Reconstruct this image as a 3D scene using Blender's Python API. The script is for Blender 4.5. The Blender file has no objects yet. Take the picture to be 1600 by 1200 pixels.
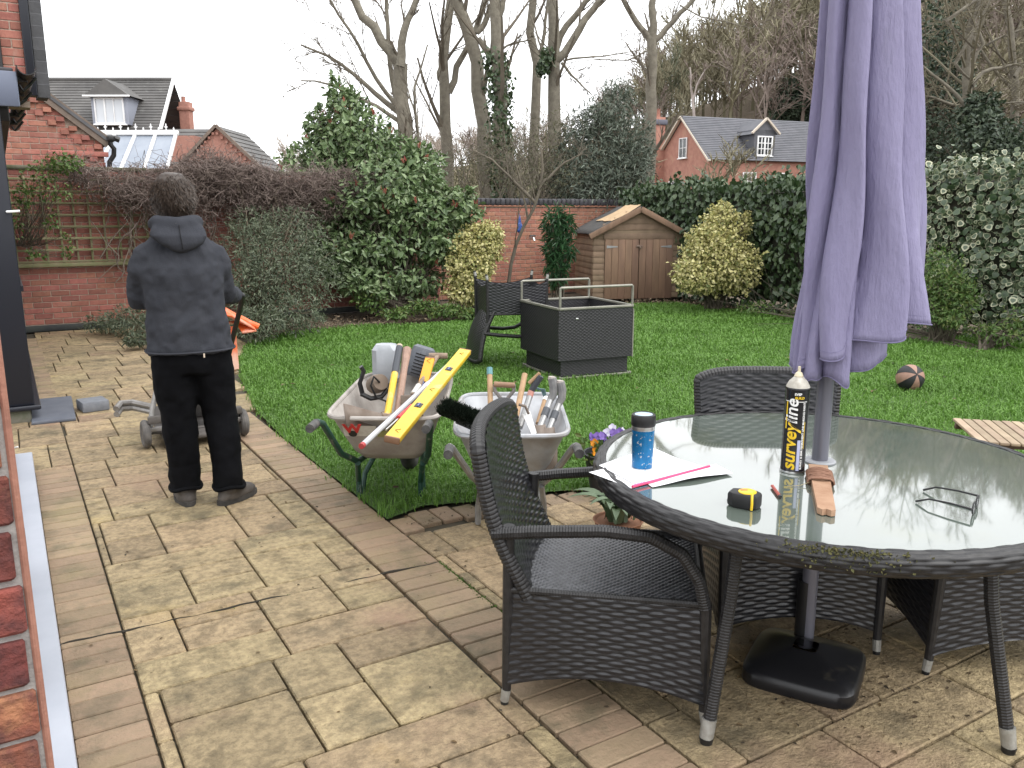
import bpy, bmesh, math, random
import numpy as np
from mathutils import Vector, Matrix, Euler, noise as mnoise
from mathutils.geometry import tessellate_polygon

# ---------------------------------------------------------------- camera, sky, sun, exposure
R = math.radians
scn = bpy.context.scene
COL = scn.collection
FPX, YAW, PITCH, CAMH = 1300.0, -31.2, -11.7, 1.58
cd = bpy.data.cameras.new('camera'); cam = bpy.data.objects.new('camera', cd); COL.objects.link(cam)
cd.sensor_width = 36.0; cd.lens = 36.0*FPX/1600; cd.clip_start = .05; cd.clip_end = 2000
cam.location = (0, 0, CAMH); cam.rotation_euler = (R(90+PITCH), 0, R(YAW)); scn.camera = cam
SUN_EL, SUN_AZ = 56, 150           # overcast: a wide soft sun, high behind the viewer's right shoulder
w = bpy.data.worlds.new('World'); scn.world = w; w.use_nodes = True
nt = w.node_tree; nt.nodes.clear()
sky = nt.nodes.new('ShaderNodeTexSky'); sky.sky_type = 'NISHITA'; sky.sun_disc = False
sky.sun_elevation = R(SUN_EL); sky.sun_rotation = R(SUN_AZ); sky.air_density = 1.0; sky.dust_density = 6.0; sky.ozone_density = 1.0
hs = nt.nodes.new('ShaderNodeHueSaturation'); hs.inputs['Saturation'].default_value = .12
mx = nt.nodes.new('ShaderNodeMix'); mx.data_type = 'RGBA'; mx.inputs[0].default_value = .8
mx.inputs[7].default_value = (15.5, 15.7, 16.0, 1)          # even cloud deck over the blue sky
bg = nt.nodes.new('ShaderNodeBackground'); bg.inputs['Strength'].default_value = .1
wo = nt.nodes.new('ShaderNodeOutputWorld')
nt.links.new(sky.outputs[0], hs.inputs['Color']); nt.links.new(hs.outputs[0], mx.inputs[6])
nt.links.new(mx.outputs[2], bg.inputs['Color']); nt.links.new(bg.outputs[0], wo.inputs['Surface'])
sd = bpy.data.lights.new('sun', 'SUN'); sd.energy = 1.1; sd.angle = R(50); sd.color = (1, .97, .93)
so = bpy.data.objects.new('sun', sd); COL.objects.link(so); so.location = (0, 0, 30)
_d = Vector((math.sin(R(SUN_AZ))*math.cos(R(SUN_EL)), math.cos(R(SUN_AZ))*math.cos(R(SUN_EL)), math.sin(R(SUN_EL))))
so.rotation_euler = _d.to_track_quat('Z', 'Y').to_euler()
vs = scn.view_settings; vs.view_transform = 'Standard'; vs.look = 'None'; vs.exposure = .68; vs.gamma = 1; vs.use_curve_mapping = False

# ---------------------------------------------------------------- helpers
rng = np.random.default_rng(7); rnd = random.Random(7)
_y, _p = R(YAW), R(PITCH)
FW = np.array([-math.sin(_y)*math.cos(_p), math.cos(_y)*math.cos(_p), math.sin(_p)])
RT = np.array([math.cos(_y), math.sin(_y), 0]); UP = np.cross(RT, FW); FH = np.array([-math.sin(_y), math.cos(_y), 0])
def at(px, py, d):
    """survey helper: the real-world point seen in direction (px, py) of the photograph, d metres ahead"""
    r = FW + (px-800)/FPX*RT - (py-600)/FPX*UP
    return np.array([0, 0, CAMH]) + r*(d/(r@FH))
def srgb(r, g, b):
    f = lambda c: (c/12.92 if c <= .04045 else ((c+.055)/1.055)**2.4)
    return (f(r/255), f(g/255), f(b/255))

MATS = {}
def mat(name, c1, c2=None, rough=.6, metal=0, scale=6, bump=0, bscale=None, objrand=0, island=None, detail=5, spec=.5,
        transl=0, coat=0, stain=None, stretch=None, bdist=.01, ramp=(.35, .65), wave=None, alpha=1, trans=0, ior=1.5, sheen=0, bump2=None):
    """procedural material: two colours through noise at world position, optional per-object / per-piece variation, relief, stain"""
    if name in MATS: return MATS[name]
    m = bpy.data.materials.new(name); m.use_nodes = True; t = m.node_tree; N, L = t.nodes, t.links
    b = N['Principled BSDF']; out = N['Material Output']
    b.inputs['Roughness'].default_value = rough; b.inputs['Metallic'].default_value = metal
    b.inputs['Specular IOR Level'].default_value = spec; b.inputs['IOR'].default_value = ior
    b.inputs['Coat Weight'].default_value = coat; b.inputs['Coat Roughness'].default_value = .05
    b.inputs['Transmission Weight'].default_value = trans
    if sheen: b.inputs['Sheen Weight'].default_value = sheen
    c4 = lambda c: (c[0], c[1], c[2], 1)
    geo = N.new('ShaderNodeNewGeometry'); pos = geo.outputs['Position']
    if stretch:
        mp = N.new('ShaderNodeMapping'); mp.inputs['Scale'].default_value = stretch; L.new(pos, mp.inputs[0]); pos = mp.outputs[0]
    def noise(s, d=detail):
        n = N.new('ShaderNodeTexNoise'); n.inputs['Scale'].default_value = s; n.inputs['Detail'].default_value = d
        n.inputs['Roughness'].default_value = .62; L.new(pos, n.inputs['Vector']); return n.outputs['Fac']
    def ramp_(fac, lo, hi):
        r = N.new('ShaderNodeMapRange'); r.inputs[1].default_value = lo; r.inputs[2].default_value = hi; L.new(fac, r.inputs[0]); return r.outputs[0]
    def mixc(fac, a, bb, mode='MIX'):
        k = N.new('ShaderNodeMix'); k.data_type = 'RGBA'; k.blend_type = mode
        if isinstance(fac, (int, float)): k.inputs[0].default_value = fac
        else: L.new(fac, k.inputs[0])
        for s, q in ((6, a), (7, bb)):
            if isinstance(q, tuple): k.inputs[s].default_value = c4(q)
            else: L.new(q, k.inputs[s])
        return k.outputs[2]
    col = None
    if island:                                           # list of colours spread over separate pieces (leaves, blades, strands)
        cr = N.new('ShaderNodeValToRGB'); cr.color_ramp.interpolation = 'LINEAR'
        el = cr.color_ramp.elements
        while len(el) < len(island): el.new(.5)
        for i, c in enumerate(island): el[i].position = i/(len(island)-1); el[i].color = c4(c)
        L.new(geo.outputs['Random Per Island'], cr.inputs[0]); col = cr.outputs[0]
    if c2 is not None:
        f = ramp_(noise(scale), *ramp)
        col = mixc(f, col if col is not None else c1, c2)
    for st_ in ([] if not stain else stain if isinstance(stain, list) else [stain]):      # (colour, scale, low, high)
        col = mixc(ramp_(noise(st_[1], 6), st_[2], st_[3]), col if col is not None else c1, st_[0])
    if objrand:
        oi = N.new('ShaderNodeObjectInfo'); hv = N.new('ShaderNodeHueSaturation')
        mr = N.new('ShaderNodeMapRange'); mr.inputs[3].default_value = 1-objrand; mr.inputs[4].default_value = 1+objrand
        L.new(oi.outputs['Random'], mr.inputs[0]); L.new(mr.outputs[0], hv.inputs['Value'])
        mr2 = N.new('ShaderNodeMapRange'); mr2.inputs[3].default_value = .5-objrand*.04; mr2.inputs[4].default_value = .5+objrand*.04
        m3 = N.new('ShaderNodeMath'); m3.operation = 'FRACT'; m4 = N.new('ShaderNodeMath'); m4.operation = 'MULTIPLY'; m4.inputs[1].default_value = 7.31
        L.new(oi.outputs['Random'], m4.inputs[0]); L.new(m4.outputs[0], m3.inputs[0]); L.new(m3.outputs[0], mr2.inputs[0]); L.new(mr2.outputs[0], hv.inputs['Hue'])
        if col is None: hv.inputs['Color'].default_value = c4(c1)
        else: L.new(col, hv.inputs['Color'])
        col = hv.outputs[0]
    if col is None: b.inputs['Base Color'].default_value = c4(c1)
    else: L.new(col, b.inputs['Base Color'])
    if bump:
        bp = N.new('ShaderNodeBump'); bp.inputs['Strength'].default_value = bump; bp.inputs['Distance'].default_value = bdist
        src = noise(bscale or scale*4, 6)
        if bump2:
            s2 = noise(bump2[0], 4); mm_ = N.new('ShaderNodeMath'); mm_.operation = 'MULTIPLY_ADD'; mm_.inputs[1].default_value = bump2[1]; L.new(s2, mm_.inputs[0]); L.new(src, mm_.inputs[2]); src = mm_.outputs[0]
        if wave:
            wv = N.new('ShaderNodeTexWave'); wv.inputs['Scale'].default_value = wave[0]; wv.inputs['Distortion'].default_value = wave[1]; wv.inputs['Detail'].default_value = 3
            L.new(pos, wv.inputs['Vector']); ad = N.new('ShaderNodeMath'); ad.operation = 'ADD'; L.new(src, ad.inputs[0]); L.new(wv.outputs['Fac'], ad.inputs[1]); src = ad.outputs[0]
        L.new(src, bp.inputs['Height']); L.new(bp.outputs[0], b.inputs['Normal'])
    if transl:
        tr = N.new('ShaderNodeBsdfTranslucent'); ms = N.new('ShaderNodeMixShader'); ms.inputs[0].default_value = transl
        if col is None: tr.inputs[0].default_value = c4(c1)
        else: L.new(col, tr.inputs[0])
        L.new(b.outputs[0], ms.inputs[1]); L.new(tr.outputs[0], ms.inputs[2]); L.new(ms.outputs[0], out.inputs['Surface'])
    MATS[name] = m; return m

def link(o, parent=None, label=None, cat=None, group=None, kind=None):
    COL.objects.link(o)
    if parent is not None: o.parent = parent
    if label: o['label'] = label
    if cat: o['category'] = cat
    if group: o['group'] = group
    if kind: o['kind'] = kind
    return o
def thing(name, label, cat, loc=(0, 0, 0), rz=0, group=None):
    o = bpy.data.objects.new(name, None); o.empty_display_size = .1; o.location = loc; o.rotation_euler = (0, 0, rz)
    return link(o, None, label, cat, group)
def copy_tree(o, parent=None, **kw):
    c = o.copy(); COL.objects.link(c); c.parent = parent
    for k, v in kw.items(): c[k] = v
    for ch in list(o.children): copy_tree(ch, c)
    return c
def mesh_np(name, V, F, mats, parent=None, mi=None, smooth=False, **kw):
    V = np.asarray(V, np.float32).reshape(-1, 3); F = np.asarray(F, np.int32); k = F.shape[1]
    me = bpy.data.meshes.new(name); me.vertices.add(len(V)); me.vertices.foreach_set('co', V.ravel())
    me.loops.add(F.size); me.loops.foreach_set('vertex_index', F.ravel())
    me.polygons.add(len(F)); me.polygons.foreach_set('loop_start', np.arange(0, F.size, k, dtype=np.int32))
    if mi is not None: me.polygons.foreach_set('material_index', np.asarray(mi, np.int32))
    me.polygons.foreach_set('use_smooth', np.full(len(F), smooth))
    for m in (mats if isinstance(mats, (list, tuple)) else [mats]): me.materials.append(m)
    me.update(calc_edges=True)
    return link(bpy.data.objects.new(name, me), parent, **kw)

class MB:
    def __init__(s): s.v = []; s.f = []; s.m = []
    def add(s, V, F, mi=0):
        o = len(s.v); s.v += [tuple(float(q) for q in p) for p in V]; s.f += [tuple(o+i for i in f) for f in F]; s.m += [mi]*len(F); return s
    def box(s, c, d, rz=0, rot=None, bev=0, mi=0, taper=1):
        """chamfered box: centre, full size, optional rotation, taper of the top"""
        hx, hy, hz = d[0]/2, d[1]/2, d[2]/2; b = min(bev, hx*.9, hy*.9, hz*.9)
        M = rot.to_matrix() if isinstance(rot, Euler) else (rot if rot is not None else Matrix.Rotation(rz, 3, 'Z'))
        c = Vector(c)
        def T(x, y, z):
            k = taper if z > 0 else 1
            return c + M @ Vector((x*k, y*k, z))
        if b <= 0:
            V = [T(x, y, z) for z in (-hz, hz) for x, y in ((-hx, -hy), (hx, -hy), (hx, hy), (-hx, hy))]
            F = [(3, 2, 1, 0), (4, 5, 6, 7), (0, 1, 5, 4), (1, 2, 6, 5), (2, 3, 7, 6), (3, 0, 4, 7)]
        else:
            def ring(ix, iy, z): return [(-hx+ix, -hy+iy+b, z), (-hx+ix+b, -hy+iy, z), (hx-ix-b, -hy+iy, z), (hx-ix, -hy+iy+b, z), (hx-ix, hy-iy-b, z), (hx-ix-b, hy-iy, z), (-hx+ix+b, hy-iy, z), (-hx+ix, hy-iy-b, z)]
            V = [T(*p) for r in (ring(b*.7, b*.7, -hz), ring(0, 0, -hz+b), ring(0, 0, hz-b), ring(b*.7, b*.7, hz)) for p in r]
            F = [tuple(range(7, -1, -1)), tuple(range(24, 32))]
            for k in range(3):
                for i in range(8): j = (i+1) % 8; F.append((k*8+i, k*8+j, k*8+8+j, k*8+8+i))
        return s.add(V, F, mi)
    def bar(s, a, b, wd, th=None, up=(0, 0, 1), bev=0, mi=0):
        a, b = Vector(a), Vector(b); x = (b-a); L = x.length; x = x/L; u = Vector(up)
        y = u.cross(x)
        if y.length < 1e-4: y = Vector((0, 1, 0)).cross(x)
        y.normalize(); z = x.cross(y); M = Matrix((x, y, z)).transposed()
        return s.box((a+b)/2, (L, wd, th or wd), rot=M, bev=bev, mi=mi)
    def tube(s, pts, r, n=8, cap=True, closed=False, mi=0, flat=1.0):
        P = [Vector(p) for p in pts]; k = len(P); rr = list(r) if hasattr(r, '__len__') else [r]*k
        tan = []
        for i in range(k):
            a = P[(i-1) % k] if closed else P[max(i-1, 0)]; b = P[(i+1) % k] if closed else P[min(i+1, k-1)]
            t = b-a; tan.append(t.normalized() if t.length > 1e-9 else Vector((0, 0, 1)))
        u = tan[0].orthogonal().normalized() if abs(tan[0].z) > .9 else Vector((0, 0, 1)).cross(tan[0]).normalized()
        V = []
        for i in range(k):
            u = u-tan[i]*u.dot(tan[i]); u.normalize(); w_ = tan[i].cross(u)
            V += [P[i]+(u*math.cos(2*math.pi*j/n)+w_*(flat*math.sin(2*math.pi*j/n)))*rr[i] for j in range(n)]
        F = []
        for i in range(k if closed else k-1):
            a, b = i*n, ((i+1) % k)*n
            for j in range(n): q = (j+1) % n; F.append((a+j, a+q, b+q, b+j))
        if cap and not closed: F += [tuple(range(n-1, -1, -1)), tuple(range((k-1)*n, k*n))]
        return s.add(V, F, mi)
    def lathe(s, prof, n=24, c=(0, 0, 0), mi=0, M=None):
        V = []; F = []; k = len(prof); c = Vector(c)
        for r, z in prof:
            for j in range(n):
                p = Vector((r*math.cos(2*math.pi*j/n), r*math.sin(2*math.pi*j/n), z)); V.append(c+(M @ p if M is not None else p))
        for i in range(k-1):
            for j in range(n): q = (j+1) % n; F.append((i*n+j, i*n+q, (i+1)*n+q, (i+1)*n+j))
        F += [tuple(range(n-1, -1, -1)), tuple(range((k-1)*n, k*n))]
        return s.add(V, F, mi)
    def grid(s, P, mi=0, closeu=False, flip=False):
        nu, nv = len(P), len(P[0]); V = [p for row in P for p in row]; F = []
        for i in range(nu if closeu else nu-1):
            for j in range(nv-1):
                a, b = i*nv+j, ((i+1) % nu)*nv+j; q = (a, b, b+1, a+1); F.append(q[::-1] if flip else q)
        return s.add(V, F, mi)
    def prism(s, poly, z0, z1, mi=0, M=None):
        n = len(poly); T = (lambda p: M @ Vector(p)) if M is not None else Vector
        V = [T((x, y, z0)) for x, y in poly]+[T((x, y, z1)) for x, y in poly]
        F = [tuple(range(n-1, -1, -1)), tuple(range(n, 2*n))]+[(i, (i+1) % n, n+(i+1) % n, n+i) for i in range(n)]
        return s.add(V, F, mi)
    def mesh(s, name, mats, smooth=35):
        me = bpy.data.meshes.new(name); me.from_pydata(s.v, [], s.f)
        for m in (mats if isinstance(mats, (list, tuple)) else [mats]): me.materials.append(m)
        me.polygons.foreach_set('material_index', s.m); me.polygons.foreach_set('use_smooth', [bool(smooth)]*len(s.f))
        me.update()
        if smooth: me.set_sharp_from_angle(angle=R(smooth))
        return me
    def build(s, name, mats, parent=None, smooth=35, loc=None, rot=None, **kw):
        o = bpy.data.objects.new(name, s.mesh(name, mats, smooth))
        if loc is not None: o.location = loc
        if rot is not None: o.rotation_euler = rot
        return link(o, parent, **kw)
def inst(name, me, parent, loc, rot=(0, 0, 0), scale=None, **kw):
    o = bpy.data.objects.new(name, me); o.location = loc; o.rotation_euler = rot
    if scale: o.scale = scale
    return link(o, parent, **kw)

def unit(a): return a/np.maximum(np.linalg.norm(a, axis=-1, keepdims=True), 1e-9)
def np_tubes(P, Rr, sides=3):
    """many thin tubes at once: P (n,k,3), Rr (n,k)"""
    n, k, _ = P.shape; t = unit(P[:, -1]-P[:, 0]+1e-6); ref = np.where(np.abs(t[:, 2:3]) > .8, np.array([[1., 0, 0]]), np.array([[0, 0, 1.]]))
    u = unit(np.cross(t, ref)); w_ = np.cross(t, u)
    a = np.arange(sides)*2*np.pi/sides
    V = P[:, :, None, :] + Rr[:, :, None, None]*(u[:, None, None, :]*np.cos(a)[None, None, :, None]+w_[:, None, None, :]*np.sin(a)[None, None, :, None])
    base = (np.arange(n)*k*sides)[:, None, None]+(np.arange(k-1)*sides)[None, :, None]+np.arange(sides)[None, None, :]
    nxt = (np.arange(n)*k*sides)[:, None, None]+(np.arange(k-1)*sides)[None, :, None]+((np.arange(sides)+1) % sides)[None, None, :]
    F = np.stack([base, nxt, nxt+sides, base+sides], -1).reshape(-1, 4)
    return V.reshape(-1, 3), F
class Soup:
    """collects numpy quads into one mesh"""
    def __init__(s): s.V = []; s.F = []; s.M = []; s.n = 0
    def add(s, V, F, mi=0):
        s.V.append(V); s.F.append(F+s.n); s.M.append(np.full(len(F), mi)); s.n += len(V); return s
    def build(s, name, mats, parent=None, smooth=False, **kw):
        return mesh_np(name, np.concatenate(s.V), np.concatenate(s.F), mats, parent, np.concatenate(s.M), smooth, **kw)
def leaf_geo(P, D, Nn, size, aspect=.5, fold=.25, curl=.15):
    """leaves of two quads each (base, edge, edge, tip on both sides of the midrib)"""
    n = len(P); size = np.broadcast_to(np.asarray(size, float), (n,))[:, None]; D = unit(D); Nn = unit(Nn-D*np.sum(Nn*D, 1, keepdims=True)); S = np.cross(D, Nn)
    w_ = size*aspect*.5
    b = P; tip = P+D*size-Nn*size*curl
    l1 = P+D*size*.3+S*w_*.9+Nn*w_*fold; l2 = P+D*size*.7+S*w_*.75+Nn*w_*fold-Nn*size*curl*.5
    r1 = P+D*size*.3-S*w_*.9+Nn*w_*fold; r2 = P+D*size*.7-S*w_*.75+Nn*w_*fold-Nn*size*curl*.5
    V = np.stack([b, r1, r2, tip, l2, l1], 1).reshape(-1, 3)
    o = np.arange(n)[:, None]*6
    F = np.concatenate([o+np.array([[0, 1, 2, 3]]), o+np.array([[0, 3, 4, 5]])])
    return V, F
def rdir(n, r=None):
    return unit((r or rng).normal(size=(n, 3)))
def clumps(centres, radii, per, jitter=1.0):
    """points scattered round clump centres, denser towards each clump's outside, with outward normals"""
    c = np.repeat(centres, per, 0); r = np.repeat(radii, per)[:, None]; d = rdir(len(c))
    q = c+d*r*(rng.random((len(c), 1))**.45)*jitter
    return q, d
def in_poly(X, Y, poly):
    ins = np.zeros(len(X), bool); j = len(poly)-1
    for i in range(len(poly)):
        xi, yi = poly[i]; xj, yj = poly[j]
        c = ((yi > Y) != (yj > Y)) & (X < (xj-xi)*(Y-yi)/(yj-yi+1e-12)+xi); ins ^= c; j = i
    return ins
def sheet(name, poly, z, m, parent=None, **kw):
    mb = MB(); V = [(x, y, z) for x, y in poly]; T = tessellate_polygon([[Vector(v) for v in V]])
    F = []
    for t in T:
        a, b, c = (Vector(V[i]) for i in t); F.append(t if (b-a).cross(c-a).z > 0 else t[::-1])
    return mb.add(V, F).build(name, m, parent, 0, **kw)
# ---------------------------------------------------------------- colours
SLAB = mat('sandstone', (.37, .282, .162), (.235, .176, .10), rough=.72, scale=34, detail=9, bump=1, bscale=7, bump2=(70, .4), objrand=.20, stain=[((.15, .112, .062), 9, .49, .68), ((.085, .07, .042), 3.2, .52, .75), ((.42, .30, .13), 1.7, .58, .80), ((.30, .20, .13), 1.1, .56, .72)], bdist=.028, ramp=(.40, .62))
PAVER = mat('red_paver', (.285, .20, .13), (.25, .182, .115), rough=.75, scale=30, detail=9, bump=.8, bscale=22, bump2=(90, .3), objrand=.16, stain=[((.10, .085, .05), 5, .5, .75), ((.25, .20, .10), 1.6, .52, .75)], bdist=.012)
MORTAR_D = mat('dark_joint', (.075, .06, .038), (.04, .036, .023), rough=.9, scale=14)
SOIL = mat('soil', (.085, .063, .042), (.15, .118, .08), rough=.95, scale=5, bump=1, bscale=25, bdist=.03)
BRICK = mat('brick', (.36, .15, .11), (.27, .10, .075), rough=.85, scale=18, bump=.5, bscale=60, objrand=.22, bdist=.004, stain=((.42, .27, .21), 9, .55, .8))
BRICK2 = mat('brick_rear', (.37, .17, .115), (.28, .115, .08), rough=.85, scale=14, bump=.4, bscale=50, objrand=.2, bdist=.004, stain=((.33, .2, .13), 6, .55, .8))
MORTAR = mat('mortar', (.42, .33, .27), (.30, .23, .18), rough=.9, scale=20, bump=.4, bscale=80, bdist=.003)
ANTH = mat('anthracite', (.012, .014, .022), rough=.35)
WHITE = mat('white_paint', (.8, .8, .8), rough=.4)
BLACK = mat('black_plastic', (.012, .012, .013), rough=.4)
STEEL = mat('steel', (.6, .6, .6), rough=.3, metal=1)
BARK = mat('bark', (.13, .115, .09), (.20, .18, .14), rough=.9, scale=9, bump=.6, bscale=30, bdist=.02)
TWIG = mat('twig', (.10, .085, .065), (.15, .125, .095), rough=.9, scale=4)

# ---------------------------------------------------------------- ground and hill
def hill_h(x, y):
    d = x*FH[0]+y*FH[1]; t = (x*RT[0]+y*RT[1])/np.maximum(d, 1)
    Hg = np.interp(t, [-1.2, -.55, -.42, -.32, -.25, 0, .115, .215, .37, .61, 1.2], [0, 0, 1.5, 3.5, 6, 8, 11.5, 15, 21, 28, 30])
    s = np.clip((d-42)/75, 0, 1); s = s*s*(3-2*s)
    return s*Hg
gx = np.unique(np.concatenate([np.linspace(-260, -20, 25), np.linspace(-20, 30, 26), np.linspace(30, 140, 56), np.linspace(140, 400, 20)]))
gy = np.unique(np.concatenate([np.linspace(-200, -5, 14), np.linspace(-5, 30, 15), np.linspace(30, 140, 56), np.linspace(140, 420, 20)]))
GX, GY = np.meshgrid(gx, gy, indexing='ij')
GZ = hill_h(GX, GY)-.03
idx = np.arange(GX.size).reshape(GX.shape)
mesh_np('ground', np.stack([GX, GY, GZ], -1), np.stack([idx[:-1, :-1], idx[1:, :-1], idx[1:, 1:], idx[:-1, 1:]], -1).reshape(-1, 4), SOIL, smooth=True, kind='structure')

# ---------------------------------------------------------------- patio: bed, stone slabs, red pavers
LAWN = [(1.575, 3.86), (1.82, 3.95), (2.2, 3.83), (2.5, 3.80), (2.9, 3.66), (3.5, 3.5), (4.1, 3.15), (4.5, 2.4), (4.6, 0), (4.6, -3), (11, -3), (10.8, 3), (10.6, 5.4), (10.1, 6.3), (9.9, 7.6), (10.2, 9.1),
        (10, 10.9), (9.1, 11.2), (7.4, 11.5), (5.9, 10.9), (4.9, 10.7), (4.1, 10.95), (3.14, 10.9), (2.4, 10.1), (2.1, 9.27), (1.8, 7.84), (1.63, 6.73), (1.575, 5.8)]
patio = sheet('patio', [(-.3, -1.2), (4.65, -1.2), (4.65, 3.9), (1.6, 4.0), (1.6, 6.7), (2.6, 10.2), (2.6, 12.75), (-.3, 12.75)], -.022, MORTAR_D, kind='structure')
SL = []                                                    # (x0, x1, y0, y1)
def ashlar(xa, xb, ya, yb, m0, b0):
    k0 = int(math.floor((ya-b0)/.605))-1
    for k in range(k0, k0+60):
        b = b0+.605*k
        if b > yb: break
        m = m0+.075*k
        j0 = int(math.floor((xa-m)/.62))-1
        for j in range(j0, j0+12):
            m_ = m+.62*j; h = (k*7+j*3) % 3
            cells = [(m_, m_+.60, 0, .22), (m_, m_+.30, .22, .605), (m_+.30, m_+.62, .22, .42), (m_+.30, m_+.62, .42, .605)]
            if h == 1: cells = [(m_, m_+.33, 0, .38), (m_+.33, m_+.62, 0, .20), (m_+.33, m_+.62, .20, .38), (m_, m_+.62, .38, .605)]
            if h == 2: cells = [(m_, m_+.24, 0, .30), (m_, m_+.24, .30, .605), (m_+.24, m_+.62, 0, .39), (m_+.24, m_+.62, .39, .605)]
            if h == 0: cells[0] = (m_, m_+.62, 0, .22)
            for x0, x1, y0, y1 in cells:
                x0, x1 = max(x0, xa), min(x1, xb); y0_, y1_ = max(b+y0, ya), min(b+y1, yb)
                if x1-x0 > .018 and y1_-y0_ > .018: SL.append((x0, x1, y0_, y1_))
ashlar(.245, 1.30, 1.3, 12.7, .75, 2.79)
ashlar(-.25, .245, 5.75, 7.9, .75, 2.79)
ashlar(1.30, 2.45, 6.75, 12.7, .95, 2.79)
ashlar(1.58, 3.2, .4, 3.62, 1.56, 2.1); ashlar(3.2, 4.6, .4, 3.2, 1.56, 2.1)
nslab = 0
for x0, x1, y0, y1 in SL:
    cx, cy = (x0+x1)/2, (y0+y1)/2
    if cx > 1.3 and cy > 6.5 and in_poly(np.array([cx]), np.array([cy]), LAWN)[0]: continue
    dz = rnd.uniform(-.002, .002)
    MB().box((0, 0, -.02), (x1-x0-.007, y1-y0-.010, .04), bev=.006).build('slab', SLAB, patio, 0, loc=(cx, cy, dz), rot=(rnd.uniform(-.004, .004), rnd.uniform(-.004, .004), 0)); nslab += 1
pv = {}
def paver(x, y, lx, ly):
    k = (round(lx, 3), round(ly, 3))
    if k not in pv: pv[k] = MB().box((0, 0, -.02), (lx-.005, ly-.007, .04), bev=.005).mesh('paver', PAVER, 0)
    inst('paver', pv[k], patio, (x, y, rnd.uniform(-.002, .0015)), (rnd.uniform(-.006, .006), 0, 0))
for i in range(38): paver(.135, 1.86+.104*i, .215, .104)
for i in range(40): paver(.20, 8.05+.104*i, .16, .104)
for i in range(61): paver(1.442, .39+.104*i, .265, .104)
for i in range(26):
    x = 1.64+.122*i; paver(x, float(np.interp(x, [1.57, 1.82, 2.2, 2.5, 2.9, 3.5, 4.1, 4.5], [3.86, 3.95, 3.83, 3.80, 3.66, 3.5, 3.15, 2.4]))-.13, .118, .2)
u = np.linspace(0, 1, 60); MB().tube([(.03+1.54*t, 3.30-.055*t+.004*math.sin(31*t)+.003*math.sin(77*t), -.0005) for t in u], [.0035+.002*math.sin(17*t)+.0015*math.sin(53*t) for t in u], 6).build('control_joint', mat('joint_dirt', (.03, .025, .018), rough=.95), patio)
# moss in the wide joints
moss = mat('moss', (.05, .11, .015), (.09, .14, .03), rough=.95, scale=40)
for (xa, ya, xb, yb, n) in ((1.565, 2.72, 1.57, 3.25, 500), (1.38, 3.262, 1.55, 3.262, 90), (.5, 3.262, 1.3, 3.262, 60), (1.565, 2.0, 1.57, 2.7, 100), (1.4, 5.8, 1.58, 5.85, 90)):
    u = rng.random(n); P = np.stack([xa+(xb-xa)*u+rng.normal(0, .006, n), ya+(yb-ya)*u+rng.normal(0, .004, n), np.full(n, -.008)], -1)
    V, F = leaf_geo(P, rdir(n)*[1, 1, .5]+[0, 0, .8], rdir(n), rng.uniform(.006, .016, n), .6)
    mesh_np('joint_moss', V, F, moss, patio, kind='stuff')
# fallen leaves, twigs and crumbs on the stone
lit = mat('leaf_litter', None or (.06, .04, .02), island=[(.05, .03, .015), (.12, .075, .03), (.03, .022, .014), (.17, .12, .06)], rough=.8)
n = 260; q = rng.random(n)
P = np.stack([rng.uniform(.1, 3.2, n), rng.uniform(1.2, 6.5, n), np.full(n, .004)], -1)
lx_ = rng.uniform(1.7, 9.5, 150); ly_ = rng.uniform(3.8, 11, 150); kk = in_poly(lx_, ly_, LAWN)
P = np.concatenate([P, np.stack([lx_[kk], ly_[kk], np.full(kk.sum(), .045)], -1), np.stack([rng.normal(2.28, .20, 300), rng.normal(1.68, .17, 300), np.full(300, .004)], -1), np.stack([rng.uniform(1.6, 3.4, 160), rng.normal(3.75, .05, 160), np.full(160, .006)], -1)])
V, F = leaf_geo(P, rdir(len(P))*[1, 1, .05], np.tile([0, 0, 1.], (len(P), 1))+rdir(len(P))*.3, rng.uniform(.008, .022, len(P))*np.where(P[:, 2] > .03, 2.4, 1), .6)
mesh_np('leaf_litter', V, F, lit, None, kind='stuff', label='small dead leaves and crumbs scattered over patio and lawn', cat='leaf litter')

# ---------------------------------------------------------------- lawn
TURF = mat('turf', (.05, .105, .018), (.075, .14, .028), rough=.9, scale=2.2, bump=.8, bscale=40, bdist=.02)
lawn = sheet('lawn', LAWN, .006, TURF, kind='structure')
n = 640000
X = rng.uniform(1.5, 11, n); Y = rng.uniform(-2.6, 11.6, n); d = np.hypot(X, Y)
depth = X*FH[0]+Y*FH[1]; tx = (X*RT[0]+Y*RT[1])/np.maximum(depth, .5)
keep = in_poly(X, Y, LAWN) & (rng.random(n) < np.clip((5.0/d)**1.1, .22, 1)) & ((tx < .72) | (rng.random(n) < .55))
X, Y, d = X[keep], Y[keep], d[keep]; n = len(X)
pn = np.array([mnoise.noise((x*.9, y*.9, 0)) for x, y in zip(X[::40], Y[::40])])          # longer and shorter patches
from_idx = np.minimum(np.arange(n)//40, len(pn)-1)
ln = rng.uniform(.028, .07, n)*(1+.35*np.array([math.sin(x*2.1+1.3*math.sin(y*1.7))*math.sin(y*2.6+x) for x, y in zip(X, Y)]))
az = rng.uniform(0, 2*np.pi, n); lean = rng.uniform(.15, 1.0, n)
wd = .0019*np.clip(d/3.2, 1, 4)*rng.uniform(.8, 1.5, n)
S = np.stack([np.cos(az), np.sin(az), np.zeros(n)], -1); A = np.stack([-np.sin(az), np.cos(az), np.zeros(n)], -1)
X = X+rng.normal(0, .022, n); Y = Y+rng.normal(0, .022, n); B = np.stack([X, Y, np.full(n, .004)], -1); up = np.array([0, 0, 1.])
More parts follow.
